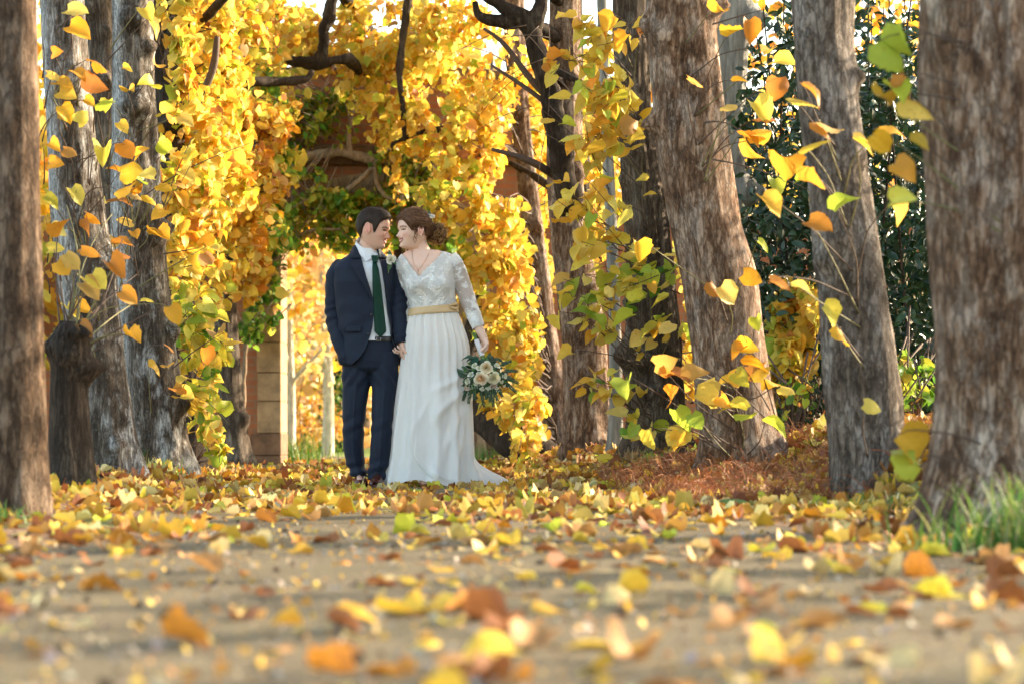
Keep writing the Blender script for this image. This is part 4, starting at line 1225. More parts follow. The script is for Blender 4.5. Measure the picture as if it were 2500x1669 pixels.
tuft(.98, 14.6, 120, .10, 'thin grass tuft at the foot of the broad pinkish trunk', 5, .10, .7)
tuft(-2.1, 13.1, 110, .17, 'wispy grass tuft between the stump and the pale leaning trunk', 6, .06, .5)
tuft(-2.18, 14.9, 120, .13, 'grass tuft with dead stalks between the two pale barked trunks', 7, .07, .6, [(np.array(((.30, .44, .10), (.50, .42, .20), (.22, .40, .08))), 1)])
tuft(-1.9, 8.6, 160, .10, 'small grass tuft at the picture edge by the thick brown trunk', 8, .08, .7)
tuft(.80, 15.35, 110, .13, 'straw coloured dead grass tuft beside the burled trunk', 9, .07, .9, [(np.array(((.50, .36, .18), (.42, .26, .12), (.55, .45, .25))), 1)])
tuft(-2.35, 26.6, 240, .42, 'bright grass clump at the foot of the gateway pier', 10, .2, .5)
tuft(-.2, 24.2, 220, .22, 'grass clump under the slanting trunk', 11, .2, .6)

def lawn(n, seed):
    r = np.random.default_rng(seed)
    k = 4
    y = r.uniform(26.5, 44, n)
    x = xc(y) + r.uniform(-1, 1, n) * (.06 * y + 1.2)
    keep = (np.abs(x - xc(y)) > .75)
    x, y = x[keep], y[keep]
    n = len(x)
    t_ = np.linspace(0, 1, k)
    az = r.uniform(0, 6.28, n)
    hh = r.uniform(.08, .26, n)
    b = np.stack([x, y, gz(x, y) - .01], 1)
    dx = np.stack([np.cos(az), np.sin(az), np.zeros(n)], 1)
    c = b[:, None, :] + dx[:, None, :] * (t_ ** 2)[None, :, None] * (hh * .5)[:, None, None] + np.array((0, 0, 1.0)) * t_[None, :, None] * hh[:, None, None]
    w = (.008 * (1 - t_ ** 1.5) + .001)[None, :, None] * np.stack([-np.sin(az), np.cos(az), np.zeros(n)], 1)[:, None, :]
    V = np.stack([c - w, c + w], 2).reshape(-1, 3)
    F = (grid_faces(k, 2)[None] + (np.arange(n) * k * 2)[:, None, None]).reshape(-1, 4)
    C = np.repeat(palette(n, r, [(np.array(((.30, .44, .06), (.40, .48, .08), (.22, .38, .05), (.50, .46, .12))), 1)]), k * 2, axis=0)
    tag(obj('lawn_grass', make_mesh('lawn_grass', V, F, M_GRASS, C)), 'long sunlit grass either side of the path beyond the gateway', 'grass', None, 'stuff')
lawn(9000, 3)

# ------------------------------------------------------------------ fallen leaves
def litter_density(x, y):
    """leaves per square metre"""
    u = np.abs(x - xc(y))
    nz = vnoise(np.stack([x * 1.6, y * .9, 0 * x], 1), 77)
    nz2 = vnoise(np.stack([x * 4, y * 2.2, 0 * x], 1), 78)
    band = smooth(9.0, 11.2, y + .5 * nz)
    core = 25 + 23 * nz + 12 * nz2 + 120 * band
    side = 30 * smooth(.8, 1.5, u) + 110 * smooth(8.5, 10.5, y) * smooth(.9, 1.4, u)
    d = np.clip(core + side, 0, None)
    nc = np.exp(-((x + .45) / 1.0) ** 2 - ((y - 14.2) / 1.6) ** 2)
    return d * np.where((y > 17.5) & (u < 1.2), .40, 1) * np.where(y > 23, .35, 1) * (1 - .25 * nc)
def scatter_litter():
    r = np.random.default_rng(21)
    n = 42000
    y = r.uniform(2.2, 30, n)
    x = r.uniform(-1, 1, n) * (.235 * y + .4)
    area = np.mean(2 * (.235 * y + .4)) * 27.8
    # uniform in area: accept in proportion to the local strip width
    acc = (.235 * y + .4) / (.235 * 30 + .4)
    dens = litter_density(x, y)
    p = acc * dens / 260.0
    full = 2 * (.235 * 30 + .4) * 27.8 * 260.0 / n
    k = r.random(n) < p * full
    x, y = x[k], y[k]
    o = np.argsort(y)
    return x[o], y[o], r
x, y, r = scatter_litter()
n = len(x)
az = r.uniform(0, 6.28, n)
tilt = np.abs(r.normal(.55, .6, n)) * np.where(y < 9, .24, .14)
tilt = np.clip(tilt, 0, np.where(y < 9, 1.0, .7))
taz = r.normal(-1.57, 1.15, n)
nrm = np.stack([np.sin(tilt) * np.cos(taz), np.sin(tilt) * np.sin(taz), np.cos(tilt)], 1)
d0 = np.stack([np.cos(az), np.sin(az), 0 * az], 1)
d0 = d0 - nrm * np.sum(d0 * nrm, 1)[:, None]
size = r.uniform(.040, .084, n)
pile = np.where((y > 9.5) & (r.random(n) < .5), r.uniform(0, .022, n), 0)
near_c = np.exp(-((x + .45) / 1.0) ** 2 - ((y - 14.2) / 1.6) ** 2)
tilt = tilt * (1 - .9 * near_c)
nrm = np.stack([np.sin(tilt) * np.cos(taz), np.sin(tilt) * np.sin(taz), np.cos(tilt)], 1)
d0 = np.stack([np.cos(az), np.sin(az), 0 * az], 1)
d0 = d0 - nrm * np.sum(d0 * nrm, 1)[:, None]
pile = pile * (1 - near_c) - .020 * near_c
z = gz(x, y) + .008 + size * np.sin(tilt) * .28 + pile
pos = np.stack([x, y, z], 1) - d0 * (size * .5)[:, None]
LIT = [(YEL * .85, 2.2), (DRY * .85, 7), (ORA * .8, 2.0), (np.array(((.78, .62, .22), (.76, .66, .34))), 1.8), (LIM[:2], .7), (np.array(((.30, .10, .03), (.34, .13, .05), (.24, .10, .05))), 2.2)]
inview = (np.abs(x) < .2117 * y * 1.03) & (y > 2.9)
ind = np.where(inview)[0][:300]
rest = np.setdiff1d(np.arange(n), ind)
V, F, C = leaf_batch(pos[rest], d0[rest], nrm[rest], size[rest], palette(len(rest), r, LIT), LEAF_DRY, r)
tag(obj('leaf_litter', make_mesh('leaf_litter', V, F, M_DRY, C)), 'drift of yellow and brown fallen leaves across the path and banks', 'leaves', None, 'stuff')
# the leaves nearest the camera, each a thing of its own
KIND = [('yellow', (.74, .50, .06)), ('golden', (.66, .38, .05)), ('pale straw', (.66, .50, .22)), ('orange', (.58, .25, .04)), ('tan brown', (.44, .24, .09)), ('dark brown', (.28, .11, .04)), ('lime yellow', (.68, .60, .07)), ('red', (.50, .07, .02))]
WT = np.array((2.6, 3.0, 3.4, 3, 5.0, 3.2, .8, .1))
SHAPE = ['gently cupped', 'tightly rolled', 'arched', 'crumpled', 'half curled', 'nearly flat', 'folded', 'humped']
lib = {}
rr = np.random.default_rng(5)
for i in ind:
    c = int(rr.choice(len(KIND), p=WT / WT.sum()))
    s = int(rr.integers(0, len(LEAF_DRY)))
    if (c, s) not in lib:
        tv, tf = LEAF_DRY[s]
        st, sf = tube(np.array([(0, .04, 0), (0, -.15, .01), (.04, -.38, .05)]), [.014, .011, .009], 5)
        Vv = np.concatenate([tv, st])
        Ff = [list(f) for f in tf] + [[q + len(tv) for q in f] for f in sf]
        col = np.array(KIND[c][1]) * np.ones((len(Vv), 1)) * (1 + .12 * rr.standard_normal((len(Vv), 1)))
        lib[(c, s)] = make_mesh('fallen_leaf', Vv - (0, .45, 0), Ff, M_DRY_BIG, np.clip(col, .01, .9))
    o = bpy.data.objects.new('fallen_leaf', lib[(c, s)])
    COL.objects.link(o)
    m = orient(d0[i:i + 1], nrm[i:i + 1])[0]
    o.matrix_world = Matrix(((*m[0], x[i]), (*m[1], y[i]), (*m[2], z[i]), (0, 0, 0, 1))) @ Matrix.Diagonal((size[i] * 1.08, size[i] * 1.08, size[i] * rr.uniform(.5, 1.0), 1))
    u = (x[i] / (.2117 * y[i]))
    lat = ['on the groom\'s edge', 'before the groom', 'before the bride', 'before the burled trunk', 'on the thick trunk\'s edge'][int(np.clip((u + 1) / 2 * 5, 0, 4))]
    dep = 'at the very front' if y[i] < 3.8 else 'in the front path' if y[i] < 5 else 'halfway up the path' if y[i] < 6.5 else 'nearing the drift' if y[i] < 8.5 else 'by the drift'
    tag(o, '%s %s leaf %s, %s' % (SHAPE[s], KIND[c][0], dep, lat), 'leaf', 'fallen lime leaves on the path')

def fragments(n, seed):
    r = np.random.default_rng(seed)
    y = 2.6 + 9 * r.random(n) ** 1.3
    x = r.uniform(-1, 1, n) * (.225 * y + .2)
    nr = rand_dirs(n, r, (0, 0, 1.6))
    sz = .004 + .020 * r.random(n) ** 2.2
    V, F, C = leaf_batch(np.stack([x, y, gz(x, y) + .008 + sz * .2], 1), rand_dirs(n, r), nr, sz, palette(n, r, [(DRY, 4), (np.array(((.20, .15, .10), (.40, .34, .26), (.10, .07, .05), (.48, .42, .34))), 5)]), LEAF_LO, r)
    tag(obj('leaf_crumbs', make_mesh('leaf_crumbs', V, F, M_DRY, C)), 'crumbs of broken leaf, grit and small pebbles over the bare path', 'debris', None, 'stuff')
fragments(6500, 13)

# russet bracken litter on the bank, twigs
def bracken(n, seed):
    r = np.random.default_rng(seed)
    y = r.uniform(10.4, 14.2, n)
    x = xc(y) + 1.15 + np.abs(r.normal(.45, .45, n))
    az = r.uniform(0, 6.28, n)
    el = r.uniform(-.1, .9, n)
    L = r.uniform(.04, .17, n)
    a = np.stack([x, y, gz(x, y) + .005 + r.uniform(0, .05, n)], 1)
    d = np.stack([np.cos(az) * np.cos(el), np.sin(az) * np.cos(el), np.sin(el)], 1) * L[:, None]
    mid = a + d * .5 + np.array((0, 0, .02))
    e = a + d - np.array((0, 0, .02))
    w = np.cross(d, r.standard_normal((n, 3)))
    w = w / np.linalg.norm(w, axis=1)[:, None] * r.uniform(.0012, .003, (n, 1))
    V = np.stack([a - w, a + w, mid - w, mid + w, e - w * .3, e + w * .3], 1).reshape(-1, 3)
    F = (np.array([[0, 1, 3, 2], [2, 3, 5, 4]])[None] + (np.arange(n) * 6)[:, None, None]).reshape(-1, 4)
    C = np.repeat(palette(n, r, [(np.array(((.36, .13, .05), (.30, .10, .04), (.42, .20, .09), (.22, .10, .05))), 1)]), 6, axis=0)
    tag(obj('dead_bracken', make_mesh('dead_bracken', V, F, M_DRY, C)), 'matted russet dead needles and bracken on the bank under the trunks', 'bracken', None, 'stuff')
bracken(4200, 8)

M_MOSS = mat_plain('moss', (.10, .16, .03), .95, 60, .5, .8, bdist=.01)
M_ROCK = mat_plain('dark_stone', (.13, .13, .12), .85, 14, .4, .5, bdist=.01)
def stone(x, y, r_, label, mat, seed):
    V, F = ellipsoid((0, 0, 0), (r_, r_ * .8, r_ * .45), 20, 12)
    V = V * (1 + .18 * vnoise(V / r_ * 1.4, seed)[:, None] + .06 * vnoise(V / r_ * 4, seed + 1)[:, None])
    tag(obj('stone', make_mesh('stone', V, F, mat), None, (x, y, float(gz(x, y)) + r_ * .12)), label, 'stone')
stone(.93, 10.3, .10, 'mossy dark stone in the leaves at the edge of the path', M_MOSS, 4)
t = thing('broken_stub', base(1668, 1140, 14.4), 'dark broken stub standing upright in front of the burled trunk', 'stump')
V, F = tube([P(1660, 1150, 14.4), P(1666, 1110, 14.4), P(1672, 1085, 14.4)], [.05, .035, .008], 12, 16, lambda A, L, V: .008 * vnoise(np.stack([np.cos(A) * 2, np.sin(A) * 2, L * 20], -1).reshape(-1, 3), 9).reshape(A.shape))
part('stem', V, F, M_BARK_DARK, t)
V, F = tube([P(1690, 1150, 14.4), P(1694, 1120, 14.45), P(1690, 1098, 14.45)], [.045, .03, .01], 12, 12)
part('splinter', V, F, M_BARK_DARK, t)
# ------------------------------------------------------------------ the couple: materials
def mat_skin(name):
    m, nt, b, out = new_mat(name)
    n = noise(nt, coords(nt), 70, 3, .6)
    c = mixc(nt, 1.0, tint(nt), mixc(nt, n, (.93, .90, .90), (1.05, 1.05, 1.05)), 'MULTIPLY')
    nt.links.new(c, b.inputs['Base Color'])
    b.inputs['Roughness'].default_value = .56
    b.inputs['Specular IOR Level'].default_value = .35
    b.inputs['Subsurface Weight'].default_value = .12
    b.inputs['Subsurface Radius'].default_value = (.012, .005, .003)
    return m
M_SKIN = mat_skin('skin')
M_HAIR = mat_plain('hair', (1, 1, 1), .55, 160, .35, .5, (1, 1, .3), use_tint=True, bdist=.002, spec=.22)

def mat_wool(name, col):
    m, nt, b, out = new_mat(name)
    n = noise(nt, coords(nt), 420, 2, .6)
    n2 = noise(nt, coords(nt), 9, 4, .55)
    c = ramp(nt, n, ((.3, tuple(q * .75 for q in col)), (.7, tuple(q * 1.3 for q in col))))
    nt.links.new(c, b.inputs['Base Color'])
    b.inputs['Roughness'].default_value = .72
    b.inputs['Specular IOR Level'].default_value = .3
    b.inputs['Sheen Weight'].default_value = .12
    b.inputs['Sheen Roughness'].default_value = .4
    bump(nt, b, n2, .35, .012)
    return m
M_SUIT = mat_wool('navy_wool', (.0066, .0135, .032))
M_SUIT_IN = mat_wool('navy_wool_lapel', (.0062, .0115, .026))
M_SHIRT = mat_plain('white_shirt_cotton', (.74, .79, .85), .75, 30, .03, .25, (1, 1, .3), bdist=.004)
M_TIE = mat_plain('green_satin', (.002, .036, .022), .5, 300, .15, .1, spec=.2)
M_BELT = mat_plain('black_leather', (.010, .009, .009), .35, 60, .2, .1)
M_METAL = mat_plain('steel', (.62, .60, .56), .25, 30, .05, 0, metal=1.0)
M_SHOE = mat_plain('brown_polished_leather', (.075, .022, .014), .22, 40, .25, .1)
M_BUTTON = mat_plain('horn_button', (.02, .018, .018), .3, 60, .2, 0)
M_GOLD = mat_plain('rose_gold', (.70, .34, .20), .28, 30, .05, 0, metal=1.0)
M_SASH = mat_plain('champagne_satin', (.60, .43, .23), .36, 14, .14, .4, (.4, .4, 2.4), bdist=.008)
M_TEETH = mat_plain('teeth', (.80, .76, .68), .3, 60, .03, 0)
M_EYE = mat_plain('eye', (.05, .028, .018), .15, 60, .1, 0)
M_LIPS = mat_plain('lips', (1, 1, 1), .36, 80, .1, .1, use_tint=True)
M_PETAL = mat_leaf('petal', .22, .5, (.7, .6, .4), .0, .3)
M_STEM = mat_plain('cut_stem', (.13, .22, .06), .55, 60, .3, .2)
M_RIBBON = mat_plain('white_lace_ribbon', (.72, .71, .76), .6, 160, .15, .6)

def mat_chiffon():
    m, nt, b, out = new_mat('white_chiffon')
    v = coords(nt, (1, 1, .22))
    n = noise(nt, v, 34, 4, .6)
    n2 = noise(nt, coords(nt), 500, 2, .5)
    c = ramp(nt, n, ((.3, (.83, .85, .855)), (.7, (.89, .905, .90))))
    nt.links.new(c, b.inputs['Base Color'])
    b.inputs['Roughness'].default_value = .68
    b.inputs['Specular IOR Level'].default_value = .25
    b.inputs['Sheen Weight'].default_value = .15
    bump(nt, b, mixc(nt, .15, n, n2), .35, .008)
    t = nt.nodes.new('ShaderNodeBsdfTranslucent')
    t.inputs[0].default_value = (.82, .84, .83, 1)
    mx = nt.nodes.new('ShaderNodeMixShader')
    mx.inputs[0].default_value = .28
    nt.links.new(b.outputs[0], mx.inputs[1])
    nt.links.new(t.outputs[0], mx.inputs[2])
    nt.links.new(mx.outputs[0], out.inputs[0])
    return m
M_CHIFFON = mat_chiffon()

def mat_lace(name, sheer):
    m, nt, b, out = new_mat(name)
    v = coords(nt)
    dn = N_(nt, 'ShaderNodeTexNoise', Scale=40.0, Detail=3.0)
    nt.links.new(v, dn.inputs['Vector'])
    ad = nt.nodes.new('ShaderNodeMixRGB')
    ad.inputs[0].default_value = .03
    nt.links.new(v, ad.inputs[1])
    nt.links.new(dn.outputs['Color'], ad.inputs[2])
    v1 = N_(nt, 'ShaderNodeTexVoronoi', Scale=62.0, feature='F1')
    v2 = N_(nt, 'ShaderNodeTexVoronoi', Scale=150.0, feature='DISTANCE_TO_EDGE')
    nt.links.new(ad.outputs[0], v1.inputs['Vector'])
    nt.links.new(v, v2.inputs['Vector'])
    big = ramp(nt, noise(nt, v, 17, 4, .6), ((.47, (0, 0, 0)), (.55, (1, 1, 1))))
    flo = ramp(nt, v1.outputs['Distance'], ((.30, (1, 1, 1)), (.62, (.25, .25, .25))))
    net = ramp(nt, v2.outputs['Distance'], ((.02, (1, 1, 1)), (.10, (.35, .35, .35))))
    h = mixc(nt, big, net, flo)
    c = mixc(nt, h, (.80, .81, .81), (.88, .89, .885))
    nt.links.new(c, b.inputs['Base Color'])
    b.inputs['Roughness'].default_value = .5
    b.inputs['Sheen Weight'].default_value = .1
    bump(nt, b, h, .9, .006)
    if sheer:
        tr = nt.nodes.new('ShaderNodeBsdfTransparent')
        mx = nt.nodes.new('ShaderNodeMixShader')
        al = mixc(nt, big, (.46, .46, .46), (.04, .04, .04))
        nt.links.new(al, mx.inputs[0])
        nt.links.new(b.outputs[0], mx.inputs[1])
        nt.links.new(tr.outputs[0], mx.inputs[2])
        nt.links.new(mx.outputs[0], out.inputs[0])
    return m
M_LACE = mat_lace('white_beaded_lace', False)
M_SHEER = mat_lace('sheer_lace', True)

# ------------------------------------------------------------------ figure helpers
SPX = FPX / YC
def W(px, py, dy=0.0):
    return P(px, py, YC + dy)

def sgnpow(x, e):
    return np.sign(x) * np.abs(x) ** e

class Loft:
    """a body or garment shell: rows of (photo row, centre, half width in photo pixels, half depth and offset in metres)"""
    def __init__(self, rows, p=2.2):
        self.r = np.array(sorted(rows), float)
        self.p = p
    def at(self, py):
        return [np.interp(py, self.r[:, 0], self.r[:, k]) for k in range(1, 5)]
    def ang(self, px, py):
        cx, rx, ry, dy = self.at(py)
        q = np.clip((np.asarray(px) - cx) / rx, -.999, .999)
        return np.arcsin(sgnpow(q, self.p / 2))
    def pt(self, a, py, grow=0.0):
        """world points at angle a (0 faces the camera, positive to picture right) and photo row py; grow in metres"""
        cx, rx, ry, dy = self.at(py)
        x = cx + (rx + np.asarray(grow) * SPX) * sgnpow(np.sin(a), 2 / self.p)
        y = dy - (ry + np.asarray(grow)) * sgnpow(np.cos(a), 2 / self.p)
        x, y, py = np.broadcast_arrays(x, y, py)
        d = YC + y
        return np.stack([(x - 1250) / FPX * YC + 0 * d, d, HC + (HOR - py) / FPX * YC + 0 * d], -1)
    def on(self, px, py, grow=0.0):
        return self.pt(self.ang(px, py), np.asarray(py, float), grow)
    def solid(self, p0, p1, n=40, seg=40, grow=0.0):
        py = np.linspace(p0, p1, n)
        a = np.linspace(0, 2 * np.pi, seg, endpoint=False)
        A, Y = np.meshgrid(a, py)
        V = self.pt(A, Y, grow).reshape(-1, 3)
        F = grid_faces(n, seg, True).tolist()
        F.append(list(range(seg)))
        F.append([(n - 1) * seg + k for k in range(seg)][::-1])
        return V, F

def ball_tube(pts, rad, seg=12, n=None):
    """tapered tube with rounded ends (closed)"""
    pts, rad = np.asarray(pts, float), np.asarray(rad, float)
    V, F = tube(pts, rad, seg, n)
    mb = MB().add(V, F)
    for k in (0, -1):
        r = rad[k] if rad.ndim == 1 else rad[k].min()
        mb.add(*ellipsoid(pts[k], (r * .98,) * 3, seg, 7))
    return mb.get()

def hand(mb, wrist, dirn, palm, curl, size=1.0, thumb=1, thumb_in=.5):
    """palm, four jointed fingers of different lengths and a thumb from the side of the palm; palm = the way the palm faces"""
    dirn, palm = np.asarray(dirn, float), np.asarray(palm, float)
    dirn = dirn / np.linalg.norm(dirn)
    palm = palm - dirn * palm.dot(dirn)
    palm /= np.linalg.norm(palm)
    side = np.cross(dirn, palm) * thumb
    R = np.stack([side, dirn, palm], 1)
    w = np.asarray(wrist, float)
    mb.add(*ellipsoid(w + dirn * .048 * size, (.040 * size, .054 * size, .0155 * size), 18, 10, R))
    mb.add(*ellipsoid(w + dirn * .035 * size + side * .020 * size + palm * .006 * size, (.020 * size, .034 * size, .016 * size), 14, 8, R))
    for k, (off, L, rr, st) in enumerate(((.030, .074, .0088, .090), (.010, .082, .009, .096), (-.010, .076, .0086, .093), (-.029, .060, .0075, .084))):
        c = curl[k] if np.ndim(curl) else curl
        p = w + dirn * st * size * .93 + side * off * size
        pts, ang = [p - dirn * .025 * size, p], 0.0
        for s, fr in enumerate((.46, .30, .24)):
            ang += c * (1.0, 1.15, .8)[s]
            pts.append(pts[-1] + (dirn * math.cos(ang) + palm * math.sin(ang) + side * off * 1.2) * L * fr * size)
        mb.add(*ball_tube(pts, np.array((1.05, 1.05, 1.0, .92, .78)) * rr * size, 10))
    p = w + dirn * .028 * size + side * .026 * size
    t1 = p + (side * .62 + dirn * .72 + palm * .25) * .036 * size
    t2 = t1 + (side * (.45 - thumb_in * .5) + dirn * .8 + palm * (.2 + thumb_in * .6)) * .032 * size
    t3 = t2 + (side * (.1 - thumb_in * .6) + dirn * .85 + palm * (.25 + thumb_in * .7)) * .024 * size
    mb.add(*ball_tube([p, t1, t2, t3], np.array((.015, .0125, .0105, .0082)) * size, 10))

# head: local axes (side towards the person's left, forward, up), metres, origin between the ears at eye level
HZ = np.array((.115, .1125, .108, .100, .085, .070, .050, .030, .018, 0, -.02, -.04, -.055, -.075, -.09, -.10, -.108, -.113, -.116))
HF = np.array((.004, .022, .038, .056, .074, .083, .090, .0935, .0945, .089, .0885, .0895, .0895, .0865, .085, .079, .066, .045, .010))
HB = np.array((.004, .026, .043, .062, .081, .092, .101, .104, .103, .100, .093, .082, .071, .052, .038, .030, .022, .014, .006))
HW = np.array((.004, .024, .038, .051, .064, .071, .0765, .078, .0775, .076, .0735, .069, .0645, .056, .047, .039, .029, .018, .006))
def head_bumps(s, z, fem=0.0, smile=1.0):
    g = lambda s0, z0, a, b: np.exp(-((s - s0) / a) ** 2 - ((z - z0) / b) ** 2)
    o = np.interp(z, [-.050, -.046, -.042, -.036, -.030, -.016, -.004, .012], [0, .002, .017, .0275 - .0005 * fem, .0265 - .0005 * fem, .0155, .006, 0]) * np.exp(-(s / np.interp(z, [-.035, .0], [.0098 - .0018 * fem, .0058 - .0008 * fem])) ** 2)
    for q in (-1, 1):
        o = o + (.008 - .002 * fem) * g(q * .0125, -.038, .0055, .0055)
        o = o - .010 * g(q * .031, .0, .016, .009) + .0040 * g(q * .031, .0, .010, .005)
        o = o + (.0048 - .003 * fem) * g(q * .028, .019, .020, .007)
        o = o + (.0065 - .001 * fem) * g(q * .040, -.026, .015, .012)
        o = o - .0038 * smile * g(q * .027, -.047, .0045, .012)
        o = o - .0025 * smile * g(q * .034, -.060, .005, .007)
        o = o - .004 * g(q * .052, -.060, .020, .022)
    o = o + .0026 * g(0, -.0510, .021, .0040) + .0032 * g(0, -.0705, .018, .0045) - .003 * g(0, -.0605, .024, .006)
    o = o - .0035 * g(0, -.080, .016, .005) + (.0085 + .005 * fem) * g(0, -.096, .014, .011) - .004 * fem * g(0, -.110, .02, .008)
    return o
def face_f(s, z, fem=0.0, p=2.3):
    F, Wd = np.interp(z, HZ[::-1], HF[::-1]), np.interp(z, HZ[::-1], HW[::-1])
    return F * np.clip(1 - np.clip(np.abs(s) / Wd, 0, 1) ** p, 0, 1) ** (1 / p) + head_bumps(np.asarray(s, float), np.asarray(z, float), fem)
def head_grid(fem=0.0, nz=120, seg=120, p=2.3):
    z = .1155 * np.sin(np.linspace(np.pi / 2, -np.pi / 2, nz))
    z = np.where(z < 0, z * .116 / .1155, z)
    F, B, Wd = (np.interp(z, HZ[::-1], q[::-1]) for q in (HF, HB, HW))
    a = np.linspace(0, 2 * np.pi, seg, endpoint=False)
    c, s = np.cos(a), np.sin(a)
    X = Wd[:, None] * sgnpow(s, 2 / p)[None] * (1 - .04 * fem - (.06 + .06 * fem) * smooth(.03, .085, -z))[:, None]
    Y = np.where(c[None] > 0, F[:, None], B[:, None]) * sgnpow(c, 2 / p)[None]
    Z = np.repeat(z[:, None], seg, 1)
    Y = Y + np.where(c[None] > 0, head_bumps(X, Z, fem) * np.clip(c[None] * 2.2, 0, 1), 0)
    V = np.stack([X, Y, Z], -1).reshape(-1, 3)
    Fc = grid_faces(nz, seg, True).tolist()
    Fc.append(list(range(seg))[::-1])
    Fc.append([(nz - 1) * seg + k for k in range(seg)])
    return V, Fc

class Head:
    def __init__(self, origin, yaw_vec, pitch, roll, scale, fem):
        f = np.array(yaw_vec, float)
        f /= np.linalg.norm(f)
        up = np.array((0, 0, 1.0))
        s = np.cross(up, f)
        f2 = f * math.cos(pitch) - up * math.sin(pitch)
        u2 = up * math.cos(pitch) + f * math.sin(pitch)
        s3 = s * math.cos(roll) + u2 * math.sin(roll)
        u3 = u2 * math.cos(roll) - s * math.sin(roll)
        self.R = np.stack([s3, f2, u3], 1)
        self.o, self.k, self.fem = np.asarray(origin), scale, fem
    def w(self, V):
        return np.asarray(V) @ self.R.T * self.k + self.o
    def local(self, V):
        return (np.asarray(V) - self.o) @ self.R / self.k
    def ear(self, mb, side):
        x = side * .077
        th = np.linspace(0, 2 * np.pi, 20, endpoint=False)
        e = np.stack([np.full(20, x + side * .010) + side * .004 * -np.sin(th), -.010 + .016 * np.cos(th) - .006 * np.sin(th) * 1.0, -.006 + np.where(np.sin(th) > 0, .031, .029) * np.sin(th)], 1)
        e = np.concatenate([e, e[:1]])
        mb.add(self.w(tube(e, .0042, 8)[0]), tube(e, .0042, 8)[1])
        Re = np.eye(3)
        V, F = ellipsoid((x + side * .004, -.009, -.006), (.0055, .0145, .027), 14, 10)
        mb.add(self.w(V), F)
        V, F = ellipsoid((x + side * .008, .003, -.008), (.005, .005, .007), 10, 6)
        mb.add(self.w(V), F)
    def paint(self, V, skin, blush, lipcol, browcol):
        L = self.local(V)
        s, f, z = L[:, 0], L[:, 1], L[:, 2]
        C = np.tile(np.asarray(skin, float), (len(V), 1))
        near = (np.abs(s) < .1) & (np.abs(f) < .16) & (np.abs(z) < .13)
        front = near & (f > .045)
        def put(w, col):
            w = np.clip(w, 0, 1)[:, None]
            C[:] = C * (1 - w) + np.asarray(col) * w
        for q in (-1, 1):
            put(front * .55 * np.exp(-((s - q * .043) / .020) ** 2 - ((z + .028) / .018) ** 2), blush)
            # brow, lash line, shadowless dark iris seen through nearly closed lids
            zb = .0170 + .004 * np.cos((np.abs(s) - .034) / .014) - .18 * np.clip(np.abs(s) - .042, 0, 1)
            put(front * (s * q > .012) * (s * q < .056) * np.exp(-((z - zb) / .0040) ** 2) * .95, browcol)
            ze = .0005 + .0035 * np.cos((s * q - .031) / .0125)
            put(front * (s * q > .016) * (s * q < .048) * np.exp(-((z - ze) / .0030) ** 2) * .95, (.03, .018, .014))
        put(near * (np.abs(s) > .072) * np.exp(-((f + .008) / .03) ** 2 - ((z + .006) / .04) ** 2) * .8, blush)
        put(front * np.exp(-(s / .012) ** 2 - ((z + .037) / .010) ** 2) * .35, blush)
        lw = front * (np.abs(s) < .030) * np.exp(-((z + .061 - .010 * (s / .026) ** 2) / .0085) ** 4) * (np.abs(s) < .026) * (f > .06)
        put(lw, lipcol)
        return C
    def mouth(self, person, lipcol, width=.025):
        s = np.linspace(-width, width, 15)
        lift = .0085 * (s / width) ** 2
        up = np.stack([s, face_f(s, -.0520 + 0 * s, self.fem) - .0008, -.0530 + lift], 1)
        lo = np.stack([s, face_f(s, -.0690 + 0 * s, self.fem) - .0008, -.0700 + lift * 2.0], 1)
        th = .0024 * np.sqrt(np.clip(1 - (s / width) ** 2, .03, 1)) + .0006
        mb = MB()
        for q, k in ((up, .95), (lo, 1.25)):
            V, F = tube(q, th * k, 8)
            mb.add(self.w(V), F, lipcol)
        mb.part('lips', M_LIPS, person)
        s = np.linspace(-width * .84, width * .84, 13)
        lift = .0085 * (s / width) ** 2
        rows = []
        for t_ in (.15, .5, .85):
            zz = (-.0535 + lift) * (1 - t_) + (-.0690 + lift * 1.9) * t_
            rows.append(np.stack([s, face_f(s, -.0605 + 0 * s, self.fem) + .0018, zz], 1))
        V = np.concatenate(rows)
        part('teeth', self.w(V), grid_faces(3, 13), M_TEETH, person)
    def eyes(self, person):
        for q in (-1, 1):
            s0 = q * .031
            f0 = float(face_f(np.array([s0]), np.array([.0005]), self.fem)[0])
            V, F = ellipsoid((s0, f0 - .0015, .0002), (.0105, .0042, .0036), 14, 8)
            part('eye', self.w(V), F, M_EYE, person)

